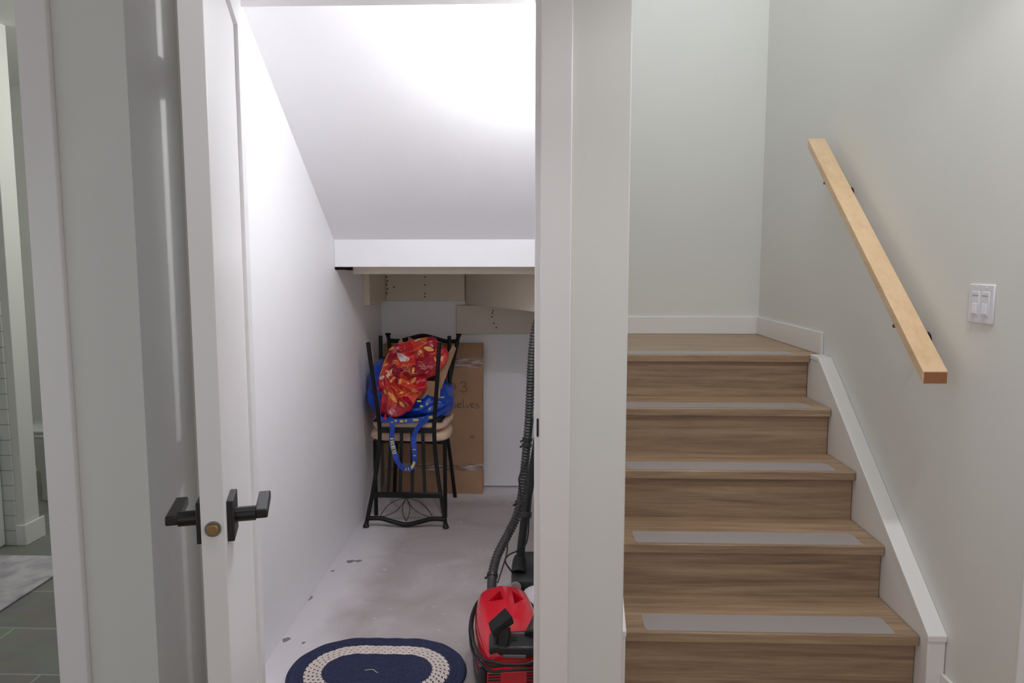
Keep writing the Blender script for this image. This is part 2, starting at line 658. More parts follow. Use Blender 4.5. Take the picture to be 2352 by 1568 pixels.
# ------------------------------------------------------------------ key dimensions
YC = 1.85                 # front wall of closet and stairs
XL = -0.896               # closet left wall
XR = 0.10                 # closet right wall
XP = 0.231                # stairs left wall
XW = 1.235                # stairs right wall
YB = 4.28                 # closet back wall
YS = 4.13                 # stairs back wall
JL, JR = -0.765, -0.002   # closet jambs
HEAD = 1.985
HC = 2.40                 # ceiling height

# ------------------------------------------------------------------ structure
floor_c = struct('floor_closet', MB().box(XL - 0.1, XP, YC, YB + 0.1, -0.08, 0), M['concrete'],
       'grey concrete closet floor with white paint overspray along the walls', 'floor')
for px, py, rx, ry in ((805, 1289, 0.018, 0.016), (823, 1288, 0.015, 0.013), (657, 1469, 0.013, 0.016), (697, 1476, 0.006, 0.008), (712, 1374, 0.008, 0.02), (764, 1311, 0.008, 0.008), (1176, 1154, 0.010, 0.006)):
    d_ = _fw + _rt * ((px - 1176) / F_PX) - _up * ((py - 784) / F_PX)
    c_ = Vector((0, 0, CAM_Z)) + d_ * (-CAM_Z / d_.z)
    st_ = MB().prism([(max(XL + 0.001, c_.x + rx * (1 + 0.25 * math.sin(3 * a)) * math.cos(a)), c_.y + ry * (1 + 0.2 * math.sin(2 * a)) * math.sin(a), 0.0002) for a in [2 * math.pi * k / 18 for k in range(18)]], (0, 0, 0.0003))
    st_.build('bare_spot', M['bare_concrete'], floor_c)
struct('floor_hall', MB().box(-1.03, 3.0, -3.0, YC, -0.08, -0.001).box(XP, 1.34, YC, 4.3, -0.08, -0.001), M['hall_floor'],
       'wood-look hall floor in front of the closet and stairs', 'floor')
struct('floor_bathroom', MB().box(-3.6, -1.03, -3.0, 4.7, -0.08, 0), M['bath_tile'],
       'grey stone tile bathroom floor with pale grout lines', 'floor')
struct('ceiling_hall', MB().box(-3.6, 3.0, -3.0, YC, HC, HC + 0.1).box(-3.6, -1.0, YC, 4.7, HC, HC + 0.1), M['ceiling'],
       'flat white ceiling over the hall and bathroom', 'ceiling')
struct('wall_left', MB().box(-1.088, -0.879, 1.615, 1.735, 0, HC).box(-1.03, -0.879, 1.735, 1.97, 0, HC).box(-0.879, JL - 0.018, YC, 1.97, 0, HC).box(-3.6, -1.03, 1.615, 1.735, 1.96, HC), M['wall'],
       'grey-white wall stepping forward between the bathroom doorway and the open closet door', 'wall')
struct('wall_header', MB().box(JL - 0.018, JR + 0.018, YC, 1.97, HEAD + 0.018, HC + 0.0), M['wall'],
       'wall over the closet doorway', 'wall')
struct('wall_middle', MB().box(JR + 0.018, XP, YC, 1.97, 0, 4.4).box(XR, XP, 1.97, YS, 0, 4.4), M['wall'],
       'off-white wall end standing between the closet doorway and the stairs', 'wall', bevel=0.004)
# closet shell
wl = MB().box(XL - 0.09, XL, 1.97, 3.29, 0, HC)
wl.prism([(XL, 3.29, 0), (XL, YB, 0), (XL, YB, 1.293), (XL, 3.86, 1.295), (XL, 3.80, 1.288), (XL, 3.76, 1.296), (XL, 3.60, 1.291), (XL, 3.45, 1.296), (XL, 3.30, 1.297), (XL, 3.29, 1.31)], (-0.014, 0, 0))
struct('wall_closet_left', wl, M['closet'], 'white closet side wall running back beside the open door', 'wall')
struct('wall_closet_gap', MB().box(XL - 0.09, XL - 0.07, 3.29, YB + 0.1, 0, 1.5), M['dark_void'], 'added dark panel for the shaded gap behind the ragged top of the closet side wall', 'wall')  # added panel: cavity shade painted dark, also closes the gap to stray light
struct('wall_closet_back', MB().box(XL - 0.1, XP, YB, YB + 0.1, 0.013, 1.5), M['closet'],
       'white back wall of the closet behind the stacked chairs', 'wall')
s0, s1 = (1.97, 2.349), (3.29, 1.431)
struct('ceiling_closet', MB().prism([(XL, s0[0], s0[1]), (XL, s1[0], s1[1]), (XL, s1[0] + 0.07, s1[1] + 0.1), (XL, s0[0], s0[1] + 0.13)], (XR - XL, 0, 0)), M['closet'],
       'sloping white underside of the upper stairs inside the closet', 'ceiling')
struct('trim_1', MB().box(XL, XR, 3.29, 3.303, 1.31, 1.44), M['closet'],
       'white drywall beam face at the foot of the sloping closet ceiling', 'beam', bevel=0.002)
struct('trim_2', MB().box(XL + 0.055, XR, 3.40, 3.44, 1.277, 1.45), M['closet_old'],
       'rough cream framing beam just below the white drywall beam face', 'beam', bevel=0.003)
struct('ceiling_deck', MB().box(XL, XP, 3.35, YB, 1.42, 1.5), M['closet_old'], 'underside of the landing deck above the stacked chairs', 'ceiling')
holes = M['ink']


def ledger(name, mb, label, spots=()):
    o = mb.build(name, M['closet_old'], None, 0.003)
    tag(o, label, 'board', kind='structure')
    if spots:
        h = MB()
        for x, y, z, nx, ny in spots:
            h.cyl((x, y, z), (x + nx * 0.002, y + ny * 0.002, z), 0.0042, seg=10)
        h.build('screw_hole', M['ink'], o)
    return o


b_ = MB().box(XL, XL + 0.036, 3.82, YB, 1.108, 1.272)
ledger('trim_3', b_, 'short cream ledger board on the closet side wall')
sp = [(-0.855 + 0.006 * (i % 2), 4.238, z, 0, -1) for i, z in enumerate((1.25, 1.225, 1.205, 1.18, 1.155))]
sp += [(at(x, y, 4.238).x, 4.238, at(x, y, 4.238).z, 0, -1) for x, y in ((905, 659), (976, 636), (976, 654), (976, 674), (976, 681))]
ledger('trim_4', MB().box(-0.86, -0.405, 4.24, YB, 1.111, 1.275), 'upper cream ledger board with screw holes across the closet back wall', sp)
sp = [(at(x, y, 4.238).x, 4.238, at(x, y, 4.238).z, 0, -1) for x, y in ((1132, 713), (1131, 719), (1130, 727), (1134, 742), (1140, 752))]
ledger('trim_5', MB().box(-0.455, XR, 4.24, YB, 0.92, 1.086), 'lower cream ledger board with screw holes beside the vacuum hose', sp)
dv = Vector((0.4, -0.691, 0)).normalized()
p0 = Vector((-0.403, 4.26, 1.094))
p1 = p0 + dv * 0.98
nrm = Vector((0.866, 0.5, 0)) * 0.04
struct('trim_6', MB().prism([p0, p1, p1 + Vector((0, 0, 0.34)), p0 + Vector((0, 0, 0.34))], nrm), M['closet_old'],
       'cream board running diagonally under the turning steps above the lower ledger', 'board')

# stairs walls
struct('wall_right', MB().box(XW, XW + 0.11, 1.84, YS + 0.1, 0, 4.4), M['wall'], 'off-white stair wall carrying the handrail and switch', 'wall', bevel=0.004)
struct('wall_hall_right', MB().box(XW + 0.11, 3.0, 1.84, 1.95, 0, HC), M['wall'], 'off-white hall wall beyond the corner at the right', 'wall')
struct('wall_back', MB().box(XP, XW, YS, YS + 0.1, 0.0, 4.4), M['wall'], 'off-white wall at the back of the stair landing', 'wall')
struct('ceiling_stairwell', MB().box(XR, XW + 0.1, YC, YS + 0.1, 4.4, 4.5).box(XP, XW + 0.11, 1.84, 1.95, HC, 4.4), M['ceiling'], 'high white ceiling of the stairwell', 'ceiling')

# closet door frame
jm = MB()
jm.box(JL - 0.018, JL, YC, 1.97, 0, HEAD).box(JR, JR + 0.018, YC, 1.97, 0, HEAD).box(JL - 0.018, JR + 0.018, YC, 1.97, HEAD, HEAD + 0.018)
frame = struct('door_frame', jm, M['trim'], 'white painted jamb around the closet doorway', 'door frame', bevel=0.0015)
frame.name = 'trim_7'
for nm, x0, x1, lb in (('trim_8', JL - 0.085, JL - 0.003, 'white casing board hidden behind the open closet door'),
                       ('trim_9', JR + 0.014, JR + 0.090, 'white casing board on the latch side of the closet doorway')):
    struct(nm, MB().box(x0, x1, 1.835, YC, 0, HEAD + 0.08), M['trim'], lb, 'casing', bevel=0.003)
struct('trim_10', MB().box(JL - 0.006, JR + 0.014, 1.835, YC, HEAD + 0.006, HEAD + 0.08), M['trim'], 'white casing board above the closet doorway', 'casing', bevel=0.003)
st = MB().box(JR + 0.006, JR + 0.0115, 1.8480, 1.853, 0.887, 0.935)
st.build('strike_plate', M['black_handle'], frame, bevel=0.002)

# bathroom door frame
struct('trim_11', MB().box(-1.107, -1.038, 1.6, 1.615, 0, 2.03).box(-1.105, -1.088, 1.61, 1.735, 0, 1.97), M['trim'],
       'white casing and jamb on the near side of the bathroom doorway', 'casing', bevel=0.003)
struct('trim_12', MB().box(-2.0, -1.038, 1.6, 1.615, 1.955, 2.03), M['trim'], 'white casing above the bathroom doorway', 'casing', bevel=0.003)
struct('wall_hall_left', MB().box(-3.6, -2.0, 1.615, 1.735, 0, 1.96), M['wall'], 'hall wall beyond the bathroom doorway', 'wall')

# landing baseboards and hall baseboard
struct('baseboard_back', MB().box(0.24, XW, 4.118, YS, 0.936, 1.033), M['trim'], 'white baseboard across the back of the landing', 'baseboard', bevel=0.003)
struct('baseboard_right', MB().box(1.223, XW, 3.19, 4.118, 0.936, 1.033), M['trim'], 'short white baseboard on the landing side wall', 'baseboard', bevel=0.003)
struct('baseboard_hall', MB().box(1.223, XW, 1.84, 2.15, 0, 0.099), M['trim'], 'white baseboard at the foot of the stair wall', 'baseboard', bevel=0.003)

# ------------------------------------------------------------------ closet door
door = thing('door_1', 'white shaker closet door swung open with black lever handles', 'door', (0, 0, 0), kind='structure')
DL, DT = 0.7296, 0.0365
e0 = Vector((-0.7121, 1.8377, 0))                     # hinge end, closet-side face
dd = Vector((0.2924, -0.9563, 0)).normalized()
dn = Vector((0.9563, 0.2924, 0)).normalized()        # closet-side normal
dm = Matrix(((dd.x, dn.x, 0, e0.x), (dd.y, dn.y, 0, e0.y), (0, 0, 1, 0), (0, 0, 0, 1)))   # local x along leaf, y = closet side, z up
DZ0, DZ1 = 0.012, 1.981
ST, RT, RB = 0.112, 0.115, 0.21
leaf = MB()
leaf.box(0, ST, -DT, 0, DZ0, DZ1, dm).box(DL - ST, DL, -DT, 0, DZ0, DZ1, dm)
leaf.box(ST, DL - ST, -DT, 0, DZ1 - RT, DZ1, dm).box(ST, DL - ST, -DT, 0, DZ0, DZ0 + RB, dm)
leaf.box(ST, DL - ST, -DT + 0.009, -0.009, DZ0 + RB, DZ1 - RT, dm)
leaf_o = leaf.build('door_leaf', M['door'], door, bevel=0.0012)
HZ = 0.9035
HX = DL - 0.062


def rbox(mb, x0, x1, y0, y1, z0, z1):
    return mb.box(x0, x1, y0, y1, z0, z1, dm)


for side, sgn in (('closet', 1), ('hall', -1)):
    f = 0.0 if sgn > 0 else -DT
    h = MB().box(HX - 0.0345, HX + 0.0345, min(f, f + sgn * 0.011), max(f, f + sgn * 0.011), HZ - 0.0345, HZ + 0.0345, dm)
    h = h.build('lever_handle', M['black_handle'], door, bevel=0.0015)
    nk = MB().cyl(dm @ Vector((HX, f + sgn * 0.011, HZ)), dm @ Vector((HX, f + sgn * 0.043, HZ)), 0.0125, seg=28)
    nk.build('neck', M['black_handle'], h, smooth=40)
    ya, yb = sorted((f + sgn * 0.0415, f + sgn * 0.0625))
    g = MB().box(HX - 0.100, HX + 0.0095, ya, yb, HZ - 0.008, HZ + 0.008, dm)
    g.build('lever_grip', M['black_handle'], h, bevel=0.003, segs=3)
lt = MB().cyl(dm @ Vector((DL - 0.001, -DT / 2, HZ - 0.001)), dm @ Vector((DL + 0.0012, -DT / 2, HZ - 0.001)), 0.0128, seg=32).build('latch_face', M['latch_ring'], door)
bolt = [(-0.0075, -0.0085), (0.005, -0.0085), (0.0085, -0.005), (0.0085, 0.005), (0.005, 0.0085), (-0.0075, 0.0085)]
bb = MB()
bb.prism([dm @ Vector((DL + 0.001, -DT / 2 + a, HZ - 0.001 + b)) for a, b in bolt], dd * 0.009)
bb.build('latch_bolt', M['brass'], lt, bevel=0.002)
for z in (1.786, 0.98, 0.16):
    hg = MB().cyl(Vector((-0.7570, 1.8265, z - 0.04)), Vector((-0.7570, 1.8265, z + 0.04)), 0.0135, seg=16)
    hg.build('hinge', M['black_handle'], door)

# ------------------------------------------------------------------ staircase
stairs = thing('staircase', 'brown wood-look stairs with grip strips rising to a landing', 'stairs', (0.7, 2.2, 0))
bpy.context.view_layer.update()
INV = Matrix.Translation((-0.7, -2.2, 0))


def spart(name, mb, m, parent=stairs, bevel=0.0, smooth=35, segs=2):
    o = mb.build(name, m, parent, bevel, smooth, segs)
    if parent is stairs:
        o.matrix_parent_inverse = INV
    return o


SX0, SX1 = 0.281, 1.176
strips = [[(1475, 1411), (2035, 1414), (2052, 1450), (1483, 1448)], [(1450, 1219), (1958, 1224), (1977, 1249), (1460, 1246)]]
for i in range(5):
    y = 2.191 + 0.2485 * i
    z = 0.194 + 0.1855 * i
    yend = y + 0.2485 + 0.03 if i < 4 else YS
    nm = 'tread' if i < 4 else 'landing'
    zprev = z - 0.1855 if i else 0.0
    x1 = SX1 if i < 4 else XW - 0.001
    t = MB().box(SX0, SX1 + 0.001, y, yend, z - 0.033, z) if i < 4 else MB().box(SX0, SX1 + 0.001, y, 3.2, z - 0.033, z).box(0.24, x1, 3.2, yend, z - 0.033, z)
    t = spart(nm, t, STAIR, bevel=0.004)
    rz = MB().box(SX0, SX1, y + 0.026, y + 0.036, zprev, z - 0.033)
    spart('riser', rz, STAIR)
    # frosted grip strip with rounded corners
    gx0, gx1, gy0, gy1, rr = 0.345, 1.112, y + 0.011, y + 0.120, 0.016
    pts = []
    for cx, cy, a0 in ((gx1 - rr, gy0 + rr, -90), (gx1 - rr, gy1 - rr, 0), (gx0 + rr, gy1 - rr, 90), (gx0 + rr, gy0 + rr, 180)):
        for k in range(6):
            a = R(a0 + 18 * k)
            pts.append((cx + rr * math.cos(a), cy + rr * math.sin(a), z + 0.0003))
    gs = MB().prism(pts, (0, 0, 0.0009))
    g = gs.build('grip_strip', M['grip'], t)
    g['label'] = 'frosted clear grip strip'
for (xa, xb) in ((SX1 + 0.002, XW - 0.0005), (XP + 0.001, SX0 - 0.002)):
    prof = [(2.15, 0), (2.15, 0.200), (3.10, 0.917), (3.24, 0.920), (3.24, 0)]
    sk = MB().prism([(xa + 0.002, a, b) for a, b in prof], (xb - xa - 0.004, 0, 0))
    s = spart('stringer', sk, M['trim'], bevel=0.002)
    s['label'] = 'white painted stringer'
    cp = [(2.146, 0.199), (2.146, 0.218), (3.095, 0.936), (3.19, 0.939), (3.19, 0.920), (3.10, 0.917)]
    cpm = MB().prism([(xa, a, b) for a, b in cp], (xb - xa, 0, 0))
    spart('stringer_cap', cpm, M['trim'], parent=s, bevel=0.002)

# ------------------------------------------------------------------ handrail
rail = thing('handrail', 'pale maple handrail on black brackets along the stair wall', 'handrail', (1.16, 2.166, 1.0))
ya, za, yb, zb, th = 2.160, 1.016, 3.170, 1.840, 0.0385
prof = [(ya, za), (yb, zb), (yb, zb - th), (ya, za - th)]
rm = MB().prism([(1.124, a, b) for a, b in prof], (0.071, 0, 0))
IR = Matrix.Translation((-1.16, -2.166, -1.0))
o = rm.build('rail', RAILW, rail, bevel=0.003, segs=3)
o.matrix_parent_inverse = IR
o = MB().box(1.1265, 1.1925, ya - 0.0006, ya + 0.0006, za - th + 0.003, za - 0.003).build('rail_end', M['rail_end'], rail)
o.matrix_parent_inverse = IR
o['label'] = 'reddish end grain'
for yy in (2.36, 2.985):
    zz = za + (yy - ya) * (zb - za) / (yb - ya) - th
    br = MB().tube(smooth_path([(1.233, yy, zz - 0.055), (1.19, yy, zz - 0.055), (1.162, yy, zz - 0.045), (1.155, yy, zz - 0.02), (1.155, yy, zz + 0.004)], 6), 0.0065, 12)
    br.cyl((1.2349, yy, zz - 0.055), (1.229, yy, zz - 0.055), 0.027, seg=24)
    br.box(1.131, 1.180, yy - 0.014, yy + 0.014, zz - 0.016, zz - 0.006)
    o = br.build('bracket', M['black_handle'], rail)
    o.matrix_parent_inverse = IR
    o['label'] = 'black wall bracket'

# ------------------------------------------------------------------ light switch
sw = thing('light_switch', 'white double dimmer switch plate on the stair wall', 'switch', (XW, 2.085, 1.215))


def swp(name, x0, x1, y0, y1, z0, z1, parent=sw, m='plate', bevel=0.001):
    return MB().box(x0, x1, y0, y1, z0, z1).build(name, M[m], parent, bevel=bevel)


swp('plate', -0.0055, 0, -0.0575, 0.0575, -0.054, 0.054, bevel=0.003)
for yc in (0.023, -0.023):
    dmr = swp('dimmer', -0.0072, -0.005, yc - 0.0165, yc + 0.0165, -0.0335, 0.0335)
    swp('slider_slot', -0.0076, -0.007, yc - 0.0115, yc + 0.0145, 0.022, 0.0235, parent=dmr, m='grey_label', bevel=0)
    mb = MB().prism([(-0.0072, yc - 0.0105, -0.030), (-0.0120, yc - 0.0105, -0.027), (-0.0088, yc - 0.0105, 0.001), (-0.0072, yc - 0.0105, 0.001)], (0, 0.021, 0))
    mb.build('toggle', M['plate'], dmr, bevel=0.0008)
    for zc in (0.045, -0.045):
        MB().cyl((-0.0057, yc, zc), (-0.0067, yc, zc), 0.0032, seg=14).build('screw', M['plate'], sw)

# ------------------------------------------------------------------ rug
def stadium(hl, r, cx, cy, seg=48):
    """points round a stadium of half length hl and radius r; also arc coordinate at mean radius"""
    pts = []
    for k in range(seg):
        a = -math.pi / 2 + math.pi * k / (seg - 1)
        pts.append((cx + hl + r * math.cos(a), cy + r * math.sin(a)))
    for k in range(1, 14):
        pts.append((cx + hl - 2 * hl * k / 14, cy + r))
    for k in range(seg):
        a = math.pi / 2 + math.pi * k / (seg - 1)
        pts.append((cx - hl + r * math.cos(a), cy + r * math.sin(a)))
    for k in range(1, 14):
        pts.append((cx - hl + 2 * hl * k / 14, cy - r))
    return pts


RCX, RCY, RHL, RR = -0.511, 2.268, 0.078, 0.2125
rb = bmesh.new()
uvl = rb.loops.layers.uv.new('UVMap')
rows = 16
sub = 5
ringr = []
for i in range(rows * sub + 1):
    ringr.append(0.0002 + RR * i / (rows * sub))
rings = []
ref = stadium(RHL, 0.13, 0, 0)
arc = [0.0]
for k in range(1, len(ref) + 1):
    a, b = ref[k - 1], ref[k % len(ref)]
    arc.append(arc[-1] + math.hypot(a[0] - b[0], a[1] - b[1]))
for i, r in enumerate(ringr):
    ph = (i % sub) / sub
    hgt = 0.0065 + 0.0035 * math.sin(math.pi * ph) ** 0.6 if 0 < i < rows * sub else (0.0065 if i == 0 else 0.004)
    row = []
    for k, p in enumerate(stadium(RHL, r, RCX, RCY)):
        wob = 0.0012 * math.sin(arc[k] / 0.0105 + i // sub * 2.2)
        row.append(rb.verts.new((p[0], p[1], hgt + wob * (1 if 0 < ph else 0) * 0.7)))
    rings.append(row)
low = [rb.verts.new((p[0], p[1], 0.0006)) for p in stadium(RHL, RR + 0.001, RCX, RCY)]
rings.append(low)
ringr.append(RR)
for i in range(len(rings) - 1):
    n = len(rings[i])
    for k in range(n):
        f = rb.faces.new((rings[i][k], rings[i + 1][k], rings[i + 1][(k + 1) % n], rings[i][(k + 1) % n]))
        for l, (ii, kk) in zip(f.loops, ((i, k), (i + 1, k), (i + 1, k + 1), (i, k + 1))):
            l[uvl].uv = (arc[kk], ringr[ii])
rb.faces.new(low[::-1])
bmesh.ops.recalc_face_normals(rb, faces=rb.faces[:])
me = bpy.data.meshes.new('rug')
rb.to_mesh(me)
rb.free()
me.materials.append(M['rug'])
rug = bpy.data.objects.new('rug', me)
COL.objects.link(rug)
tag(rug, 'oval navy braided rug with a cream flecked ring on the closet floor', 'rug')
me.polygons.foreach_set('use_smooth', [True] * len(me.polygons))
# bits of lint on the rug
ln = MB().tube(smooth_path([(-0.55, 2.262, 0.0125), (-0.535, 2.267, 0.0125), (-0.522, 2.266, 0.0125), (-0.515, 2.258, 0.0125), (-0.505, 2.250, 0.0125)], 5), 0.0012, 6)
tag(ln.build('thread_scrap', M['lining']), 'curled white thread scrap lying on the navy rug centre', 'lint')

# ------------------------------------------------------------------ flat cardboard box against the back wall
cb = thing('flat_cardboard_box', 'tall flat brown cardboard box leaning on the back wall behind the chairs', 'box', (-0.58, 4.16, 0))
lean = math.atan2(0.026, 0.87)
cb.rotation_euler = (-lean, 0, 0)
BW0, BW1, BH, BT = -0.29, 0.279, 0.869, 0.085
MB().box(BW0, BW1, 0, BT, 0.0, BH).build('carton', CARD, cb, bevel=0.003)
MB().box(BW0 - 0.0006, BW1 + 0.0006, -0.0008, BT + 0.0006, 0.735, 0.785).build('tape_band', M['tape'], cb, bevel=0)
MB().box(BW0 - 0.0006, BW1 + 0.0006, -0.0008, BT + 0.0006, 0.135, 0.175).build('tape_band', M['tape'], cb, bevel=0)


def boxpt(px, py):
    p = at(px, py, 4.165)
    for _ in range(3):
        z = p.z
        p = at(px, py, 4.16 + math.tan(lean) * z - 0.001)
    return Vector((p.x + 0.58, -0.0012, p.z / math.cos(lean)))


strokes = [[(1030, 880), (1029, 898), (1040, 896), (1047, 889), (1043, 881), (1030, 879)],
           [(1057, 881), (1064, 876), (1071, 880), (1066, 887), (1063, 888), (1070, 889), (1073, 895), (1066, 900), (1056, 897)],
           [(1032, 919), (1025, 917), (1020, 922), (1027, 928), (1030, 934), (1022, 938), (1016, 935)],
           [(1038, 912), (1038, 937)], [(1038, 930), (1043, 926), (1046, 929), (1046, 937)],
           [(1050, 931), (1056, 930), (1057, 926), (1052, 926), (1050, 931), (1053, 936), (1060, 935)],
           [(1064, 915), (1064, 930), (1065, 936), (1068, 935)],
           [(1070, 927), (1074, 936), (1079, 926)],
           [(1082, 931), (1087, 929), (1087, 926), (1083, 926), (1082, 931), (1084, 935), (1090, 934)],
           [(1099, 926), (1094, 927), (1094, 930), (1099, 932), (1099, 936), (1092, 937)]]
ik = MB()
for s in strokes:
    ik.tube(smooth_path([boxpt(*p) for p in s], 4), 0.0013, 6)
ik.build('handwriting', M['ink'], cb)
st_ = MB()
for cx, cy, rx, rz in ((1085, 1003, 0.016, 0.007),):
    c = boxpt(cx, cy)
    st_.prism([(c.x + rx * math.cos(a * 0.5), -0.0004, c.z + rz * math.sin(a * 0.5)) for a in range(12)], (0, 0.0003, 0))
st_.build('stain', mat('brown_stain', (150, 104, 60), 0.7), cb)

# ------------------------------------------------------------------ dining chairs
def make_chair():
    ch = thing('dining_chair', '', 'chair')
    T = 0.0105
    for sx in (-1, 1):
        post = smooth_path([(sx * 0.177, 0.205, 0.0), (sx * 0.160, 0.180, 0.20), (sx * 0.143, 0.158, 0.38), (sx * 0.139, 0.152, 0.47),
                            (sx * 0.146, 0.160, 0.58), (sx * 0.166, 0.182, 0.73), (sx * 0.190, 0.207, 0.86), (sx * 0.200, 0.219, 0.92)], 6)
        m = MB().tube(post, T, 14)
        m.build('leg', M['black_metal'], ch)
        fin = MB().tube([(sx * 0.1995, 0.218, 0.912), (sx * 0.201, 0.220, 0.921), (sx * 0.202, 0.221, 0.930), (sx * 0.202, 0.2215, 0.935)], [0.0105, 0.012, 0.0165, 0.015], 16)
        fin.build('finial', M['black_metal'], ch)
        fr = MB().tube([(sx * 0.186, -0.135, 0.0), (sx * 0.186, -0.128, 0.40)], T, 14)
        fr.build('leg', M['black_metal'], ch)
    # seat frame
    sf = MB()
    sf.box(-0.186, 0.186, -0.139, -0.117, 0.392, 0.414).box(-0.14, 0.14, 0.118, 0.136, 0.395, 0.412)
    for sx in (-1, 1):
        sf.tube([(sx * 0.186, -0.128, 0.403), (sx * 0.143, 0.153, 0.403)], 0.009, 8)
    sf.build('seat_frame', M['black_metal'], ch, bevel=0.003)
    # cushion: rounded slab
    def outline(s, z):
        pts = []
        for k in range(56):
            a = 2 * math.pi * k / 56
            c, sn = math.cos(a), math.sin(a)
            p = 2.0 / 4.2
            x = math.copysign(abs(c) ** p, c)
            y = math.copysign(abs(sn) ** p, sn)
            wid = 0.219 - 0.030 * (y * 0.5 + 0.5)
            pts.append((x * wid * s, -0.028 + y * 0.166 * (0.5 + 0.5 * s) * (1 if s > 0.9 else s / 0.95), z))
        return pts
    cu = MB().loft([outline(0.93, 0.416), outline(0.985, 0.421), outline(1.0, 0.432), outline(0.99, 0.446), outline(0.955, 0.457), outline(0.86, 0.464), outline(0.55, 0.468), outline(0.15, 0.469)])
    cu.build('seat', M['cushion'], ch, smooth=60)['label'] = 'beige padded seat'
    MB().box(-0.178, 0.178, -0.17, 0.125, 0.408, 0.417).build('seat_board', M['black_board'], ch, bevel=0.004)
    # back bars, slats, top rail
    def hw(z):
        return 0.139 + (z - 0.47) * 0.117 + max(0, z - 0.5) * 0.02
    def yy(z):
        return 0.152 + max(0, z - 0.47) * 0.115 + max(0, z - 0.6) * 0.06
    for z, h in ((0.452, 0.014), (0.775, 0.014)):
        MB().box(-hw(z), hw(z), yy(z) - 0.006, yy(z) + 0.006, z - h, z + h).build('crossbar', M['black_metal'], ch, bevel=0.003)
    for k in range(4):
        f = (k - 1.5) / 1.5
        z0, z1 = 0.455, 0.775
        xa, xb = f * 0.080, f * 0.094
        s = MB()
        s.ribbon([(xa, yy(z0), z0), (xb, yy(z1), z1)], [(0.0085, 0, 0)] * 2, [(0, 1, 0)] * 2, 0.004)
        s.build('slat', M['black_metal'], ch, bevel=0.002)
    top = smooth_path([(-0.196, 0.214, 0.893), (-0.13, 0.213, 0.893), (-0.07, 0.215, 0.908), (0, 0.217, 0.922), (0.07, 0.215, 0.908), (0.13, 0.213, 0.893), (0.196, 0.214, 0.893)], 8)
    MB().tube(top, 0.0115, 14).build('top_rail', M['black_metal'], ch)
    # leaf scroll in thin wire
    W = MB()
    base = Vector((0, yy(0.79), 0.788))
    yo = 0.208
    def arc_(p, q, bow):
        p, q = Vector(p), Vector(q)
        side = Vector(((q - p).z, 0, -(q - p).x)).normalized()
        return [p.lerp(q, t / 14) + side * bow * math.sin(math.pi * t / 14) for t in range(15)]
    for tip, bow in (((0, yo + 0.008, 0.905), 0.019), ((-0.135, yo, 0.888), 0.024), ((0.135, yo, 0.888), 0.024)):
        W.tube(arc_(base, tip, bow), 0.0017, 6)
        W.tube(arc_(base, tip, -bow), 0.0017, 6)
    W.build('leaf_scroll', M['wire'], ch)
    return ch


chair_a = make_chair()
chair_a.location = (-0.645, 3.902, 0)
chair_a.rotation_euler = (0, 0, R(-4))
chair_b = copy_tree(chair_a)
chair_b.location = (-0.6485, 3.815, 0.938)
chair_b.rotation_euler = (R(180), 0, R(0))
tag(chair_a, 'black metal dining chair standing upright at the bottom of the stack', 'chair', 'stacked dining chairs')
tag(chair_b, 'black metal dining chair turned upside down with legs in the air', 'chair', 'stacked dining chairs')

# ------------------------------------------------------------------ blue bag on the upturned chair
BZ = 0.5345
bag = thing('tote_bag', 'blue woven plastic tote bag heaped on the upturned chair', 'bag', (0, 0, 0))
NB = 96


def bag_ring(t):
    """t 0..1 from base to rim"""
    pts = []
    for k in range(NB):
        a = 2 * math.pi * k / NB
        c, s = math.cos(a), math.sin(a)            # s<0 faces the camera
        left = max(0, -c)
        right = max(0, c)
        front = max(0, -s)
        rim = 0.105 + 0.185 * left ** 1.5 * (1 - 0.5 * front) + 0.055 * right + 0.15 * max(0, s) ** 2 - 0.015 * front
        z = BZ + 0.004 + rim * t
        bul = math.sin(math.pi * min(1, t * 0.9 + 0.12)) ** 0.7
        ax = (0.165 + 0.072 * bul) if c < 0 else (0.165 + 0.060 * bul - 0.02 * t)
        ay = 0.125 + 0.035 * bul
        if s < 0:
            ay -= 0.02
        p = 2.0 / 2.7
        x = -0.643 + ax * math.copysign(abs(c) ** p, c)
        y = 3.842 + ay * math.copysign(abs(s) ** p, s)
        nz = noise.noise(Vector((c * 2.6, s * 2.6, t * 3.0))) * 0.020 + noise.noise(Vector((c * 7, s * 7, t * 6 + 3))) * 0.010
        fold = 0.006 * math.sin(9 * a + 6 * t + 3 * noise.noise(Vector((c, s, 1.7))))
        g = (nz + fold) * min(1, t * 3)
        x += c * g
        y += s * g
        x = max(x, XL + 0.006)
        pts.append((x, y, z + 0.5 * nz * min(1, t * 2)))
    return pts


NT = 18
outer = [bag_ring(i / NT) for i in range(NT + 1)]
cx_, cy_ = -0.643, 3.842
inner = [[(cx_ + (p[0] - cx_) * 0.965, cy_ + (p[1] - cy_) * 0.965, p[2] - 0.004 + 0.01 * (i == 0)) for p in outer[NT - i]] for i in range(NT)]
bm_ = MB().loft(outer + inner, True, True)
bm_.build('bag_body', M['blue_bag'], bag, smooth=60)
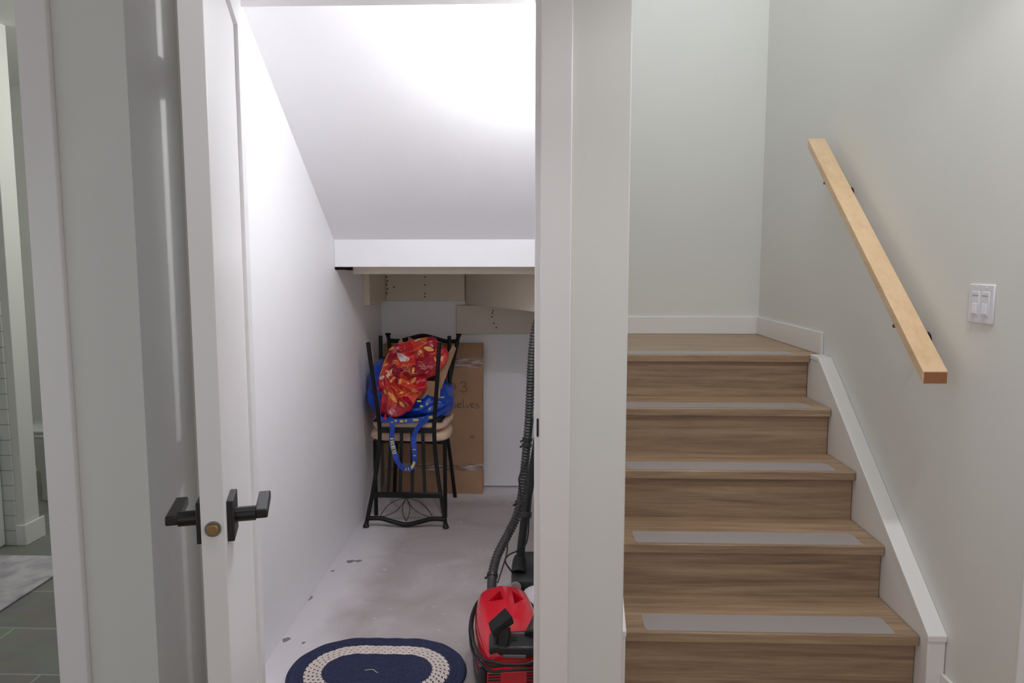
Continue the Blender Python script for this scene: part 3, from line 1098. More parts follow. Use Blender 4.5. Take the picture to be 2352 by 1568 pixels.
# hanging handle strap: loop in front of the inverted backrest
ctr = [at(x, y, Y) for x, y, Y in ((893, 955, 3.665), (900, 968, 3.635), (901, 985, 3.613), (900, 1010, 3.600), (905, 1035, 3.592), (914, 1062, 3.586), (929, 1076, 3.584), (945, 1074, 3.584),
                                   (952, 1060, 3.586), (952, 1035, 3.592), (950, 1010, 3.600), (955, 990, 3.612), (967, 974, 3.63), (985, 957, 3.665))]
path = smooth_path(ctr, 6)
ws, ns = [], []
for i, p in enumerate(path):
    t = (path[min(i + 1, len(path) - 1)] - path[max(i - 1, 0)]).normalized()
    tw = 0.95 * math.sin(i / len(path) * 9.0) * 0.75
    n = Vector((math.sin(tw), -math.cos(tw), 0.05)).normalized()
    n = (n - t * n.dot(t)).normalized()
    ws.append(t.cross(n) * 0.0135)
    ns.append(n)
strap = MB().ribbon(path, ws, ns, 0.0007).build('strap', M['blue_strap'], bag, smooth=60)
# woven yellow letters on the strap
LET = {'I': [(0.2, 0, 0.8, 1)],
       'K': [(0, 0, 0.34, 1), (0.34, 0.36, 0.66, 0.66), (0.62, 0.0, 1.0, 0.42), (0.62, 0.6, 1.0, 1.0)],
       'E': [(0, 0, 0.36, 1), (0.36, 0, 1, 0.26), (0.36, 0.38, 0.9, 0.62), (0.36, 0.74, 1, 1)],
       'A': [(0, 0, 0.32, 0.8), (0.68, 0, 1, 0.8), (0.2, 0.72, 0.8, 1), (0.32, 0.22, 0.68, 0.42)]}
acc = [0.0]
for i in range(1, len(path)):
    acc.append(acc[-1] + (path[i] - path[i - 1]).length)


def strap_pt(s, w):
    s = max(0, min(acc[-1] - 1e-6, s))
    i = 0
    while i < len(acc) - 2 and acc[i + 1] < s:
        i += 1
    f = (s - acc[i]) / max(1e-9, acc[i + 1] - acc[i])
    return path[i].lerp(path[i + 1], f) + ws[i].lerp(ws[i + 1], f) * w + ns[i].lerp(ns[i + 1], f) * 0.0013


def strap_rect(yl, s0, s1, w0, w1):
    n = 4
    a = [yl.bm.verts.new(strap_pt(s0 + (s1 - s0) * k / n, w0)) for k in range(n + 1)]
    b = [yl.bm.verts.new(strap_pt(s0 + (s1 - s0) * k / n, w1)) for k in range(n + 1)]
    for k in range(n):
        yl.bm.faces.new((a[k], a[k + 1], b[k + 1], b[k]))


s = 0.125
for chx in 'IKEA':
    wdt = 0.019 if chx != 'I' else 0.012
    yl = MB()
    for (u0, v0, u1, v1) in LET[chx]:
        strap_rect(yl, s + wdt * u0, s + wdt * u1, -0.75 + 1.5 * v0, -0.75 + 1.5 * v1)
    yl.build('letter', M['yellow_print'], strap, smooth=0)
    s += wdt + 0.005
for q, w in ((0.335, 0.037), (0.305, 0.005), (0.318, 0.005), (0.40, 0.005), (0.43, 0.005), (0.045, 0.005)):
    yl = MB()
    strap_rect(yl, q, q + w, -0.55, 0.55)
    yl.build('printed_mark', M['yellow_print'], strap, smooth=0)
# printed band round the bag's front hem
hem = MB()
for x in (0.88, 0.905, 0.93, 0.955, 0.975, 0.99):
    pass
band = smooth_path([at(868, 960, 3.658), at(900, 966, 3.655), at(940, 966, 3.653), at(980, 960, 3.657), at(1008, 950, 3.675), at(1040, 928, 3.79)], 6)
hem.ribbon(band, [(0, 0.002, 0.012)] * len(band), [(0, -1, 0)] * len(band), 0.0008)
hem.build('hem_band', M['blue_strap'], bag, smooth=60)
for x0, w, y, Yd, hh in ((905, 7, 966, 3.652, .006), (918, 9, 967, 3.650, .006), (948, 14, 964, 3.650, .006), (985, 10, 958, 3.654, .006), (930, 5, 966, 3.650, .006), (972, 5, 961, 3.652, .006),
                         (958, 10, 921, 3.672, .004), (978, 5, 928, 3.672, .004), (1012, 9, 912, 3.68, .004), (965, 6, 932, 3.67, .004)):
    a = at(x0, y, Yd)
    MB().box(a.x, a.x + w * 0.0021, a.y - 0.0005, a.y + 0.0005, a.z - hh, a.z + hh).build('printed_mark', M['yellow_print'], bag)

# ------------------------------------------------------------------ open carton in the bag
ct = thing('cardboard_carton', 'open brown cardboard carton sitting in the blue bag under the red cloth', 'box', (0, 0, 0))
cz0, cz1 = BZ + 0.012, 0.745
MB().box(-0.760, -0.490, 3.745, 3.750, cz0, cz1 - 0.02).box(-0.760, -0.490, 3.925, 3.930, cz0, cz1 + 0.02).box(-0.760, -0.755, 3.75, 3.925, cz0, cz1).box(-0.495, -0.490, 3.75, 3.925, cz0, cz1).box(-0.755, -0.495, 3.75, 3.925, cz0, cz0 + 0.004).build('carton_body', CARD, ct, bevel=0.001)
fl = MB()
q = [at(1001, 868, 3.75), at(1012, 893, 3.77), at(1046, 800, 3.90), at(1040, 792, 3.91), at(1020, 830, 3.83)]
fl.prism(q, (0.004, 0.002, 0.0))
fl.build('flap', CARD, ct)
fl = MB().prism([at(908, 800, 3.93), at(921, 773, 3.935), at(932, 800, 3.93)], (0, 0.004, 0))
fl.build('flap', CARD, ct)
fl = MB().prism([at(936, 800, 3.93), at(938, 773, 3.935), at(953, 781, 3.935), at(957, 800, 3.93)], (0, 0.004, 0))
fl.build('flap', CARD, ct)

# ------------------------------------------------------------------ red embroidered cushion cover
OUT = [(903, 792), (922, 788), (945, 780), (975, 775), (998, 774), (1010, 790), (1024, 799), (1031, 812), (1028, 828), (1018, 842), (1003, 860),
       (985, 868), (979, 876), (981, 890), (972, 905), (958, 915), (951, 930), (945, 941), (930, 950), (915, 957), (900, 957), (886, 948), (874, 941),
       (875, 920), (877, 900), (871, 882), (869, 870), (875, 850), (880, 830), (890, 812)]
CX, CY = 938, 862
NO, NR_ = 230, 60


def resample(pts, n):
    P = [Vector((p[0], p[1], 0)) for p in pts]
    cyc = [P[-1]] + P + [P[0], P[1]]
    dense = []
    for i in range(1, len(cyc) - 2):
        p0, p1, p2, p3 = cyc[i - 1], cyc[i], cyc[i + 1], cyc[i + 2]
        for k in range(10):
            t = k / 10
            dense.append(0.5 * ((2 * p1) + (p2 - p0) * t + (2 * p0 - 5 * p1 + 4 * p2 - p3) * t * t + (3 * p1 - p0 - 3 * p2 + p3) * t ** 3))
    L_ = [0.0]
    for i in range(1, len(dense) + 1):
        L_.append(L_[-1] + (dense[i % len(dense)] - dense[i - 1]).length)
    out, j = [], 0
    for k in range(n):
        s_ = L_[-1] * k / n
        while L_[j + 1] < s_:
            j += 1
        f = (s_ - L_[j]) / max(1e-9, L_[j + 1] - L_[j])
        out.append(dense[j].lerp(dense[(j + 1) % len(dense)], f))
    return out


ol = resample(OUT, NO)


def cloth_depth(px, py, r):
    """distance of the cloth face from the camera plane: a heap with radiating folds"""
    base = 3.678 + 0.00090 * (930 - py)
    bulge = (0.024 + 0.026 / (1 + math.exp((py - 880) / 14))) * math.sqrt(max(0, 1 - r ** 2.2))
    kx, ky = 884, 858
    a = math.atan2(py - ky, px - kx)
    d = math.hypot(px - kx, py - ky)
    n1 = noise.noise(Vector((px * 0.018, py * 0.018, 0.4)))
    n2 = noise.noise(Vector((px * 0.03, py * 0.03, 4.4)))
    n3 = noise.noise(Vector((px * 0.016, py * 0.016, 8.1)))
    low = 1 / (1 + math.exp(-(py - 848) / 9))                      # lower half: folds fan out from a pinch; upper half: slanting creases
    fan = (0.25 - abs(math.sin(6.2 * a + 1.5 * n1 + d * 0.006))) * min(1, d / 35)
    sl = 0.25 - abs(math.sin((0.52 * px + 1.0 * py) * 0.075 + 2.6 * n3 + 1.1 * n2))
    f = 0.040 * (0.8 * low * fan + (1 - low) * 0.75 * sl)
    f += 0.020 * n2 * 0.6
    rg = 1 - 2.2 * abs(noise.noise(Vector((px * 0.030 + 5, py * 0.030 - 0.010 * px, 7.7))))
    f += 0.012 * max(0, rg) ** 2
    rg = 1 - 2.4 * abs(noise.noise(Vector((px * 0.065 + 9, py * 0.055 + 0.02 * px, 3.3))))
    f += 0.005 * max(0, rg) ** 2
    f += 0.003 * noise.noise(Vector((px * 0.14, py * 0.14, 9)))
    return base - bulge - f * (0.35 + 0.65 * (1 - r ** 3))


cl = bmesh.new()
uvl = cl.loops.layers.uv.new('UVMap')
front = []
for i in range(NR_ + 1):
    r = i / NR_
    row = []
    for k in range(NO):
        wig = 1 + 0.006 * math.sin(k * 2.3) * (i == NR_)
        px = CX + (ol[k].x - CX) * r * wig
        py = CY + (ol[k].y - CY) * r * wig
        row.append(cl.verts.new(at(px, py, cloth_depth(px, py, r))))
    front.append(row)
back = [[cl.verts.new(at(CX + (ol[k].x - CX) * rr, CY + (ol[k].y - CY) * rr, cloth_depth(CX + (ol[k].x - CX) * rr, CY + (ol[k].y - CY) * rr, 1.0) + dz)) for k in range(NO)] for rr, dz in ((0.985, 0.006), (0.9, 0.012))]
allr = front[1:] + back
for i in range(len(allr) - 1):
    for k in range(NO):
        cl.faces.new((allr[i][k], allr[i + 1][k], allr[i + 1][(k + 1) % NO], allr[i][(k + 1) % NO]))
cl.faces.new(allr[-1])
cen = cl.verts.new(at(CX, CY, cloth_depth(CX, CY, 0)))
for k in range(NO):
    cl.faces.new((cen, front[1][k], front[1][(k + 1) % NO]))
for v in front[0]:
    cl.verts.remove(v)
for f in cl.faces:
    for l in f.loops:
        l[uvl].uv = (l.vert.co.x, l.vert.co.z)
bmesh.ops.recalc_face_normals(cl, faces=cl.faces[:])
me = bpy.data.meshes.new('cushion_cover')
cl.to_mesh(me)
cl.free()
me.materials.append(M['cloth'])
me.polygons.foreach_set('use_smooth', [True] * len(me.polygons))
cover = bpy.data.objects.new('cushion_cover', me)
COL.objects.link(cover)
tag(cover, 'crumpled red and orange silk cushion cover with golden embroidery on the blue bag', 'cushion cover')


def rr_at(px, py):
    """radial fraction of a pixel inside the outline"""
    a = math.atan2(py - CY, px - CX)
    best, br = 9, 1
    for p in ol:
        b = math.atan2(p.y - CY, p.x - CX)
        dlt = abs((a - b + math.pi) % (2 * math.pi) - math.pi)
        if dlt < best:
            best, br = dlt, math.hypot(p.x - CX, p.y - CY)
    return min(1, math.hypot(px - CX, py - CY) / br)


def on_cloth(px, py, lift=0.0022):
    return at(px, py, cloth_depth(px, py, rr_at(px, py)) - lift)


def leaf(x, y, ang, ln_, wd):
    em = MB()
    c, s_ = math.cos(R(ang)), math.sin(R(ang))
    n = 9
    rows_ = []
    for i in range(n + 1):
        t = i / n
        w = wd * math.sin(math.pi * min(1, t * 0.94 + 0.03)) ** 0.8
        row = []
        for j in (-1, -0.5, 0, 0.5, 1):
            u, v = (t - 0.5) * ln_, w * j
            row.append(em.bm.verts.new(on_cloth(x + u * c - v * s_, y + u * s_ + v * c, 0.0022 + 0.0012 * (1 - abs(j)))))
        rows_.append(row)
    for i in range(n):
        for j in range(4):
            em.bm.faces.new((rows_[i][j], rows_[i + 1][j], rows_[i + 1][j + 1], rows_[i][j + 1]))
    em.build('embroidered_leaf', M['embroidery'], cover, smooth=50)


def vine(pts, w=0.0014):
    MB().tube(smooth_path([on_cloth(*p) for p in pts], 5), w, 6).build('embroidered_vine', M['embroidery'], cover, smooth=50)


for a in ((985, 801, 15, 24, 5.5), (902, 912, 52, 32, 5), (923, 928, 50, 18, 4), (952, 897, 8, 17, 4), (901, 872, -45, 20, 3.5), (919, 876, -70, 14, 4),
          (950, 873, -50, 18, 4), (949, 850, -80, 14, 3), (900, 800, -25, 16, 3), (885, 838, -30, 12, 3), (922, 902, -20, 12, 2.5), (966, 807, 60, 12, 3),
          (884, 900, 70, 12, 2), (897, 857, 60, 14, 3), (890, 853, 20, 12, 3), (1000, 825, 70, 14, 2.5), (938, 880, 30, 8, 2.5)):
    leaf(*a)
for v in ([(893, 886), (905, 890), (912, 898)], [(925, 878), (937, 875), (947, 877)], [(920, 910), (932, 906), (942, 901)], [(925, 855), (935, 850), (945, 858), (958, 856)],
          [(985, 812), (998, 810), (1002, 800)], [(915, 800), (920, 805), (930, 800), (928, 793)], [(880, 845), (874, 858), (872, 866)], [(926, 890), (931, 899), (924, 904)],
          [(960, 830), (968, 832), (978, 846)], [(884, 893), (890, 905), (897, 914)], [(893, 812), (884, 830), (880, 842)]):
    vine(v)
# knotty rosettes
for (x, y, rr0) in ((932, 846, 11), (908, 832, 7), (965, 812, 8), (972, 782, 8)):
    pts = []
    for k in range(70):
        t = k / 69
        pts.append((x + rr0 * t * math.cos(22 * t + 5 * math.sin(9 * t)), y + rr0 * t * math.sin(22 * t + 3 * math.sin(7 * t))))
    MB().tube([on_cloth(*p, lift=0.001) for p in pts], 0.0009, 5).build('embroidered_rosette', M['embroidery'], cover, smooth=50)
P4 = [(911, 809), (924, 812), (941, 823), (938, 829), (920, 830), (914, 820)]
P5 = [(951, 783), (962, 777), (968, 779), (955, 784)]
for P_ in (P4, P5, [(886, 862), (897, 850), (902, 845), (899, 858), (890, 870)], [(870, 868), (880, 861), (884, 866), (874, 873)]):
    cxp, cyp = sum(p[0] for p in P_) / len(P_), sum(p[1] for p in P_) / len(P_)
    edge = [(P_[i][0] + (P_[(i + 1) % len(P_)][0] - P_[i][0]) * q / 6, P_[i][1] + (P_[(i + 1) % len(P_)][1] - P_[i][1]) * q / 6) for i in range(len(P_)) for q in range(6)]
    mb = MB()
    mb.loft([[on_cloth(cxp + (x - cxp) * r, cyp + (y - cyp) * r, lift=0.0016) for x, y in edge] for r in (1.0, 0.8, 0.6, 0.4, 0.2, 0.03)], False, True)
    l_ = mb.build('lining', M['lining'], cover, smooth=60)
    l_['label'] = 'white lining showing through a fold'
fr = MB()
for k in range(46):
    t = k / 45
    px, py = 874 + 75 * t, 943 + 15 * math.sin(math.pi * min(1, t * 1.1)) - 6 * t
    p = on_cloth(px, py - 1, 0.001)
    q = p + Vector((random.uniform(-0.006, 0.006), -0.003, -random.uniform(0.004, 0.012)))
    fr.tube([p, p.lerp(q, 0.5) + Vector((random.uniform(-.002, .002), 0, 0)), q], 0.0006, 4)
fr.build('fringe', M['fray'], cover)
for (px, py) in ((885, 950), (872, 943), (872, 872), (874, 878), (870, 884)):
    p = on_cloth(px, py, 0.004)
    fr = MB().tube([p, p + Vector((0, -0.002, -0.008)), p + Vector((0.001, -0.003, -0.028))], [0.002, 0.0045, 0.006], 8)
    fr.build('tassel', M['fray'], cover)

# ------------------------------------------------------------------ vacuum cleaner
vac = thing('canister_vacuum', 'red canister vacuum cleaner with black hose just inside the closet doorway', 'vacuum', (-0.088, 2.268, 0), (0, 0, R(7)))
IV = Matrix.Translation((0.07, -2.3, 0))                       # parts drawn square on at (-0.07, 2.3), then turned with the body
MF = Matrix.Translation((-0.088, 2.268, 0)) @ Matrix.Rotation(R(7), 4, 'Z')
IVA = MF.inverted()                                            # parts drawn where they stand


def vpart(name, mb, m, parent=vac, bevel=0.0, smooth=40, label=None, placed=False):
    o = mb.build(name, m, parent, bevel, smooth)
    if parent is vac:
        o.matrix_parent_inverse = IVA if placed else IV
    if label:
        o['label'] = label
    return o


def to_local(x, y):
    v = IV.inverted() @ IVA @ Vector((x, y, 0))
    return (v.x, v.y)


VX = -0.07
Y0, Y1 = 2.100, 2.497


def vprof(t):
    """half width and top height along the body, t 0 near .. 1 far"""
    w = 0.109 * (1 - 0.20 * (1 - t) ** 3) * (1 - 0.17 * max(0, t - 0.45) ** 1.5 / 0.55 ** 1.5)
    h = 0.168 + 0.05 * math.sin(math.pi * min(1, 0.10 + t * 0.68)) + 0.010 * t
    return w, h


def tri(px, py, T_):
    (x1, y1), (x2, y2), (x3, y3) = T_
    d = (y2 - y3) * (x1 - x3) + (x3 - x2) * (y1 - y3)
    a = ((y2 - y3) * (px - x3) + (x3 - x2) * (py - y3)) / d
    b = ((y3 - y1) * (px - x3) + (x1 - x3) * (py - y3)) / d
    return min(a, b, 1 - a - b)


TR = [tuple(to_local(*p) for p in ((-0.152, 2.325), (-0.116, 2.410), (-0.100, 2.322))), tuple(to_local(*p) for p in ((-0.079, 2.424), (-0.034, 2.350), (-0.064, 2.300)))]
lid = MB()
NU, NV = 141, 200
grid = []
for j in range(NV + 1):
    t = j / NV
    w, h = vprof(t)
    end = min(1, (1 - abs(2 * t - 1)) / 0.07)
    rise = math.sqrt(max(0, 1 - (1 - end) ** 2.6))
    corner = 1 - 0.26 * (1 - min(1, (1 - t) / 0.09)) ** 2 - 0.10 * (1 - min(1, t / 0.10)) ** 2
    row = []
    for i in range(NU):
        u = -1 + 2 * i / (NU - 1)
        x = VX + u * w * corner
        y = Y0 + (Y1 - Y0) * t
        prof = max(0, 1 - abs(u) ** 6.0) ** 0.42
        z = 0.100 + (h - 0.100) * prof * (0.55 + 0.45 * rise)
        z += 0.008 * math.exp(-((x - VX) / 0.028) ** 2) * min(1, max(0, (t - 0.35) * 4)) * rise
        for T_ in TR:
            k = tri(x, y, T_)
            if k > 0:
                q_ = min(1, k * 7)
                z -= 0.042 * q_ * q_ * (3 - 2 * q_)
        row.append(lid.bm.verts.new((x, y, z)))
    grid.append(row)
for j in range(NV):
    for i in range(NU - 1):
        lid.bm.faces.new((grid[j][i], grid[j][i + 1], grid[j + 1][i + 1], grid[j + 1][i]))
rim = [grid[0][i] for i in range(NU)] + [grid[j][NU - 1] for j in range(1, NV + 1)] + [grid[NV][i] for i in range(NU - 2, -1, -1)] + [grid[j][0] for j in range(NV - 1, 0, -1)]
lowr = [lid.bm.verts.new((v.co.x, v.co.y, 0.092)) for v in rim]
for k in range(len(rim)):
    lid.bm.faces.new((rim[k], rim[(k + 1) % len(rim)], lowr[(k + 1) % len(rim)], lowr[k]))
lid.bm.faces.new(lowr[::-1])
vpart('lid', lid, M['red_plastic'], smooth=32, label='glossy red top shell')
base = MB()
rings = []
for z, s_ in ((0.012, 0.97), (0.02, 1.02), (0.07, 1.05), (0.088, 1.05), (0.094, 1.02)):
    ring = []
    for k in range(60):
        a = 2 * math.pi * k / 60
        c, s2 = math.cos(a), math.sin(a)
        p = 2 / 6.0
        yy_ = math.copysign(abs(s2) ** p, s2)
        t = 0.5 + 0.5 * yy_
        w, _ = vprof(t)
        ring.append((VX + math.copysign(abs(c) ** p, c) * w * s_, (Y0 + Y1) / 2 + yy_ * (Y1 - Y0) / 2 * s_, z))
    rings.append(ring)
base.loft(rings)
vpart('base', base, M['dark_plastic'], smooth=40)
# exhaust panel at the near end: red with black louvres, grey corner bumpers
pn = vpart('exhaust_panel', MB().box(VX - 0.078, VX + 0.078, Y0 - 0.030, Y0 + 0.02, 0.03, 0.150), M['red_plastic'], bevel=0.008)
for z in (0.139, 0.130, 0.121, 0.112):
    for x0, x1 in ((VX - 0.074, VX - 0.038), (VX + 0.038, VX + 0.074)):
        vpart('louvre', MB().box(x0, x1, Y0 - 0.0312, Y0 - 0.029, z - 0.0022, z + 0.0022), M['black_plastic'], parent=pn)
for sx in (-1, 1):
    vpart('bumper', MB().tube([(VX + sx * 0.088, Y0 - 0.014, 0.012), (VX + sx * 0.088, Y0 - 0.014, 0.150)], 0.0125, 16), M['black_plastic'], label='dark grey corner bumper')
for sx in (-1, 1):
    for y in (2.16, 2.43):
        vpart('wheel', MB().cyl((VX + sx * 0.074, y, 0.03), (VX + sx * 0.097, y, 0.03), 0.03, seg=24), M['black_plastic'])
# tool caddy and brush
cd = MB()
cd.box(-0.108, 0.055, 2.070, 2.155, 0.172, 0.204)
cd.cyl((-0.112, 2.072, 0.186), (-0.118, 2.150, 0.196), 0.021, seg=20)
cd.cyl((-0.004, 2.130, 0.200), (0.030, 2.230, 0.222), 0.030, seg=20)
cd.box(-0.090, 0.03, 2.150, 2.185, 0.180, 0.206)
cdo = vpart('tool_caddy', cd, M['dark_plastic'], bevel=0.006, placed=True)
vpart('caddy_label', MB().box(-0.092, -0.024, 2.0655, 2.0705, 0.172, 0.181), M['grey_label'], parent=cdo, bevel=0.001)
vpart('caddy_slot', MB().box(-0.070, -0.052, 2.105, 2.130, 0.2035, 0.2055), M['black_plastic'], parent=cdo)
c4 = [Vector((-0.139, 2.103, 0.262)), Vector((-0.091, 2.206, 0.262)), Vector((-0.066, 2.146, 0.262)), Vector((-0.122, 2.050, 0.262))]
ctr_ = sum(c4, Vector()) / 4
br = MB().prism([p + (p - ctr_) * -0.03 for p in c4], (0.006, -0.003, -0.022))
bro = vpart('dusting_brush', br, M['bristle'], bevel=0.003, placed=True)
nk = MB().tube([(-0.092, 2.098, 0.243), (-0.086, 2.090, 0.228), (-0.092, 2.085, 0.20)], [0.026, 0.019, 0.017], 4)
vpart('brush_neck', nk, M['black_plastic'], parent=bro)

# corrugated hose
hp_ = smooth_path([(-0.150, 2.470, 0.160), at(1130, 1338, 2.505), at(1132, 1314, 2.535), at(1142, 1276, 2.59), at(1165, 1230, 2.65), at(1187, 1184, 2.70), at(1199, 1130, 2.74), at(1207, 1054, 2.77), at(1212, 1000, 2.785),
                   at(1216, 940, 2.80), at(1219, 870, 2.815), at(1223, 805, 2.83), at(1231, 750, 2.85), at(1248, 715, 2.87), at(1266, 715, 2.89), at(1274, 760, 2.92)], 24)
al = [0.0]
for i in range(1, len(hp_)):
    al.append(al[-1] + (hp_[i] - hp_[i - 1]).length)
step = 0.0021
fine, rad, j = [], [], 0
k = 0
while k * step < al[-1]:
    s_ = k * step
    while al[j + 1] < s_:
        j += 1
    f = (s_ - al[j]) / max(1e-9, al[j + 1] - al[j])
    fine.append(hp_[j].lerp(hp_[j + 1], f))
    if s_ < 0.085:
        rad.append(0.0170)
    else:
        rad.append(0.0140 + 0.0036 * (0.5 + 0.5 * math.sin(2 * math.pi * s_ / 0.0115)))
    k += 1
hose = vpart('hose', MB().tube(fine, rad, 16), M['rubber'], smooth=60, placed=True)
for yz in (1322, 1155, 1022, 802):
    i = min(range(2, len(fine) - 300), key=lambda q: abs((lambda d_: 784 - F_PX * d_.dot(_up) / d_.dot(_fw))(fine[q] - Vector((0, 0, CAM_Z))) - yz))
    d = (fine[i + 2] - fine[i - 2]).normalized()
    c = fine[i]
    cl_ = MB().tube([c - d * 0.006, c + d * 0.006], 0.0200, 18)
    cl_.tube([c + Vector((-0.015, -0.004, -0.002)), c + Vector((-0.026, -0.010, -0.006))], 0.004, 8)
    vpart('hose_clip', cl_, M['black_plastic'], placed=True)
# wire clipped along the hose
wr = smooth_path([at(1143, 1338, 2.49), at(1152, 1310, 2.53), at(1164, 1270, 2.57), at(1166, 1235, 2.60), at(1170, 1205, 2.63), at(1182, 1185, 2.67), at(1196, 1150, 2.70), at(1193, 1112, 2.71), at(1192, 1098, 2.715), at(1199, 1078, 2.73), at(1212, 1050, 2.75), at(1219, 1010, 2.77), at(1224, 960, 2.78)], 8)
vpart('hose_cable', MB().tube(wr, 0.0030, 8), M['cable'], placed=True)
# power cord wound round the body
cord = []
for turn, (off, dz) in enumerate(((0.006, 0.0), (0.014, -0.010), (0.010, 0.010))):
    for kk in range(0, 41):
        a = math.pi * 0.72 + math.pi * 1.5 * kk / 40 if turn % 2 == 0 else math.pi * (0.72 + 1.5) - math.pi * 1.5 * kk / 40
        c, s2 = math.cos(a), math.sin(a)
        p = 2 / 3.6
        t = 0.5 + 0.5 * math.copysign(abs(s2) ** p, s2)
        w, _ = vprof(t)
        cord.append((VX + math.copysign(abs(c) ** p, c) * (w + off), (Y0 - 0.034 + Y1) / 2 + math.copysign(abs(s2) ** p, s2) * ((Y1 - Y0) / 2 + 0.018 + off), 0.156 + 0.008 * s2 + dz + 0.020 * (1 - t) ** 3 + 0.004 * math.sin(kk * 0.7 + turn)))
vpart('power_cord', MB().tube(cord, 0.0045, 10), M['cable'])

# power nozzle and wand behind the canister
nz = thing('power_nozzle', 'black vacuum floor nozzle with wand standing behind the red canister', 'vacuum nozzle', (0.0, 2.9, 0))
IN = Matrix.Translation((0, -2.9, 0))


def npart(name, mb, m, bevel=0.0, label=None):
    o = mb.build(name, m, nz, bevel, 40)
    o.matrix_parent_inverse = IN
    if label:
        o['label'] = label
    return o


rings = []
for z, s_ in ((0.055, 0.96), (0.06, 1.0), (0.085, 1.0), (0.10, 0.96), (0.108, 0.85)):
    ring = []
    for kk in range(48):
        a = 2 * math.pi * kk / 48
        c, s2 = math.cos(a), math.sin(a)
        p = 2 / 4.5
        ring.append((-0.002 + math.copysign(abs(c) ** p, c) * 0.092 * s_, 2.90 + math.copysign(abs(s2) ** p, s2) * 0.125 * s_, z + 0.012 * s2))
    rings.append(ring)
npart('housing', MB().loft(rings), M['dark_plastic'])
gr = MB()
for i in range(9):
    gr.box(-0.045 + i * 0.009, -0.041 + i * 0.009, 2.772, 2.777, 0.054, 0.070)
npart('grille', gr, M['black_plastic'])
npart('sole_plate', MB().box(-0.06, 0.088, 2.790, 3.01, 0.014, 0.054), M['tan_plastic'], 0.006, 'tan underside')
w0 = at(1184, 1349, 2.765)
npart('roller', MB().cyl((w0.x, 2.757, w0.z), (w0.x, 2.774, w0.z), 0.0225, seg=32), M['pink_wheel'], 0.003, 'pale rubber roller')
npart('wheel', MB().cyl((0.062, 2.79, 0.031), (0.088, 2.79, 0.031), 0.030, seg=28), M['pink_wheel'], 0.003, 'pale rubber wheel')
wa, wb = at(1193, 1296, 2.86), at(1204, 1196, 2.90)
wd = (at(1222, 1085, 2.955) - wb)
npart('wand_elbow', MB().tube([(-0.062, 2.84, 0.098), wa + Vector((0, -0.004, -0.01)), wa + (wb - wa) * 0.2], [0.03, 0.026, 0.0215], 18), M['black_plastic'])
npart('wand', MB().tube([wa, wb, wb + wd, wb + wd * 3.2], 0.0165, 16), M['black_plastic'])
wcl = at(1209, 1181, 2.905)
npart('wand_collar', MB().tube([wcl - wd * 0.06, wcl + wd * 0.06], 0.0215, 18), M['dark_plastic'])
wc = smooth_path([at(1176, 1313, 2.80), at(1163, 1295, 2.77), at(1161, 1283, 2.77), at(1172, 1272, 2.79), at(1190, 1264, 2.82), at(1207, 1250, 2.85), at(1213, 1225, 2.87), at(1215, 1195, 2.87), at(1219, 1150, 2.88), at(1219, 1090, 2.90), at(1221, 1060, 2.90), at(1228, 1020, 2.92)], 8)
npart('nozzle_cable', MB().tube(wc, 0.0030, 8), M['cable'])

# white round thing beside the canister
bk = thing('plastic_container', 'white rounded plastic container half hidden beside the red vacuum', 'container', (0.030, 2.640, 0))
rings = []
for z, r in ((0.003, 0.062), (0.02, 0.072), (0.06, 0.082), (0.09, 0.083), (0.108, 0.074), (0.118, 0.052), (0.122, 0.02)):
    rings.append([(r * math.cos(2 * math.pi * k / 40) * 0.95, r * math.sin(2 * math.pi * k / 40), z) for k in range(40)])
MB().loft(rings).build('container_body', M['white_plastic'], bk, smooth=50)
MB().tube([(0.084 * 0.95 * math.cos(2 * math.pi * k / 40), 0.084 * math.sin(2 * math.pi * k / 40), 0.092) for k in range(41)], 0.0035, 8).build('rim', M['cable'], bk)['label'] = 'dark rim'

# ------------------------------------------------------------------ lamp holder above the doorway inside the closet
lh = thing('closet_lamp', 'bare bulb holder on the closet ceiling just inside the doorway', 'lamp', (0.03, 2.25, 1.965))
nvec = Vector((0, 0.57, 0.82))
MB().cyl(nvec * 0.128, nvec * 0.146, 0.055, seg=28).build('ceiling_rose', M['plate'], lh, bevel=0.003)
MB().cyl(nvec * 0.06, nvec * 0.128, 0.022, 0.03, seg=24).build('socket', M['plate'], lh)

# ------------------------------------------------------------------ hall pot lights
for i, (x, y) in enumerate([(-0.15, 0.76), (1.0, 1.35), (0.1, -0.9), (1.3, -0.9)]):
    pl = thing('pot_light', ['recessed hall light nearest the open closet door', 'recessed hall light nearest the stairs', 'recessed hall light behind the camera', 'recessed hall light by the far hall corner'][i], 'lamp', (x, y, HC), group='hall pot lights')
    ring = []
    for r, z in ((0.055, -0.002), (0.085, -0.004), (0.088, -0.001), (0.055, 0.0)):
        ring.append([(r * math.cos(2 * math.pi * k / 32), r * math.sin(2 * math.pi * k / 32), z) for k in range(32)])
    MB().loft(ring, False, False).build('trim_ring', M['plate'], pl)

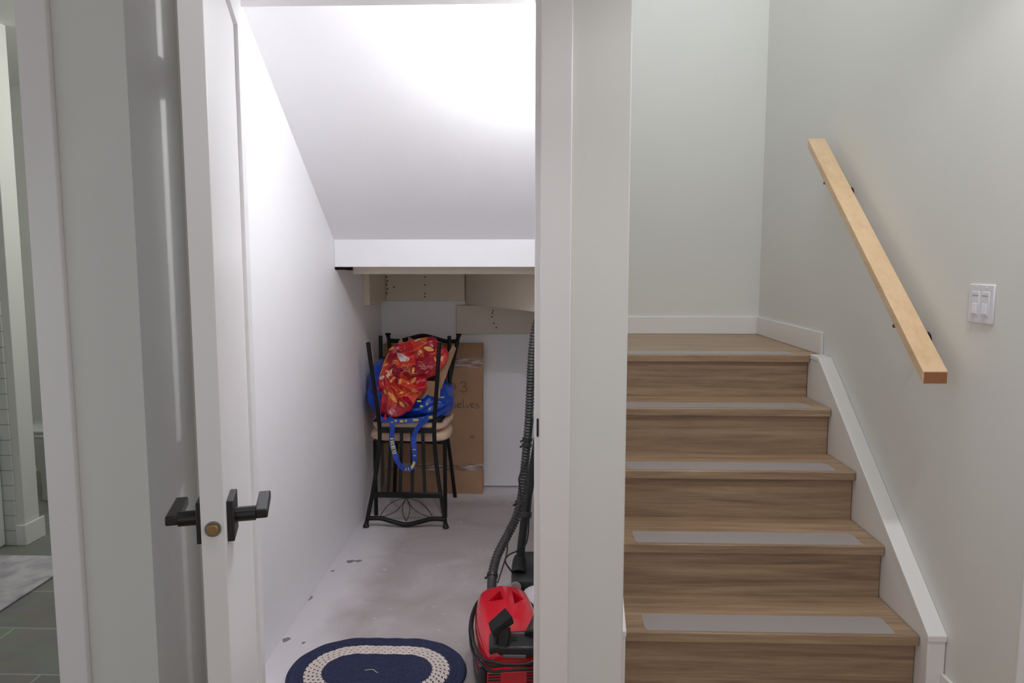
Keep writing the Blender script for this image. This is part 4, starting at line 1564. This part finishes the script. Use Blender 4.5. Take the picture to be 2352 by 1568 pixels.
# ------------------------------------------------------------------ bathroom
struct('wall_bathroom_stub', MB().box(-3.5, -2.41, 3.315, 3.42, 0, HC), M['wall'], 'pale wall end beside the tiled tub alcove in the bathroom', 'wall', bevel=0.003)
struct('wall_bathroom_tile', MB().box(-3.5, -2.446, 3.303, 3.316, 0, HC), M['subway'], 'white subway tiles at the end of the bathtub', 'wall')
struct('wall_bathroom_back', MB().box(-3.6, -1.0, 4.55, 4.65, 0, HC), M['wall'], 'far bathroom wall behind the toilet', 'wall')
struct('wall_bathroom_left', MB().box(-3.6, -3.5, 1.72, 4.55, 0, HC), M['wall'], 'bathroom wall on the far side of the tub', 'wall')
struct('wall_bathroom_right', MB().box(-1.03, -0.99, 1.97, 4.55, 0, HC), M['wall'], 'bathroom wall backing onto the closet', 'wall')
struct('baseboard_bathroom', MB().box(-2.446, -2.410, 3.300, 3.315, 0, 0.10).box(-2.410, -2.397, 3.300, 3.44, 0, 0.10), M['trim'], 'white baseboard round the bathroom wall end', 'baseboard', bevel=0.003)
tub = thing('bathtub', 'white bathtub apron against the subway tiles at the left edge', 'bathtub', (-2.85, 2.6, 0))
tb = MB().box(-0.36, 0.357, -0.75, 0.702, 0.0, 0.50)
tb.build('apron', M['tub'], tub, bevel=0.012)
tb = MB()
tb.box(-0.37, -0.29, -0.76, 0.703, 0.50, 0.535).box(0.29, 0.368, -0.76, 0.703, 0.50, 0.535).box(-0.29, 0.29, -0.76, -0.66, 0.50, 0.535).box(-0.29, 0.29, 0.62, 0.703, 0.50, 0.535)
tb.build('rim', M['tub'], tub, bevel=0.01)
bmx = MB().box(-2.44, -2.04, 2.30, 3.16, 0.001, 0.014)
# mat edge runs in depth; visible corner points measured on the floor
o = bmx.build('bath_mat', M['bathmat'], None, bevel=0.006)
tag(o, 'grey-lilac bath mat on the tiled bathroom floor beside the tub', 'bath mat')
to = thing('toilet', 'white toilet glimpsed between the bathroom wall end and doorway casing', 'toilet', (-2.685, 4.05, 0))


def oval(rx, ry, z, cy=0.0, n=44):
    return [(rx * math.cos(2 * math.pi * k / n) * (1.0 if math.cos(2 * math.pi * k / n) < 0 else 0.9), cy + ry * math.sin(2 * math.pi * k / n), z) for k in range(n)]


MB().loft([oval(0.13, 0.105, 0.002), oval(0.125, 0.10, 0.06), oval(0.13, 0.105, 0.15), oval(0.17, 0.145, 0.27), oval(0.205, 0.175, 0.36), oval(0.205, 0.175, 0.375)]).build('bowl', M['porcelain'], to, smooth=50)
MB().loft([oval(0.205, 0.178, 0.377), oval(0.21, 0.182, 0.382), oval(0.21, 0.182, 0.394), oval(0.205, 0.178, 0.398)]).build('seat', M['porcelain'], to, smooth=50)
MB().loft([oval(0.205, 0.178, 0.400), oval(0.21, 0.182, 0.404), oval(0.21, 0.182, 0.416), oval(0.195, 0.168, 0.424)]).build('lid', M['porcelain'], to, smooth=50)
MB().box(0.20, 0.38, -0.19, 0.19, 0.33, 0.74).build('tank', M['porcelain'], to, bevel=0.02)
MB().box(0.19, 0.39, -0.20, 0.20, 0.742, 0.775).build('tank_lid', M['porcelain'], to, bevel=0.01)
MB().box(0.05, 0.30, -0.09, 0.09, 0.002, 0.36).build('pedestal', M['porcelain'], to, bevel=0.02)
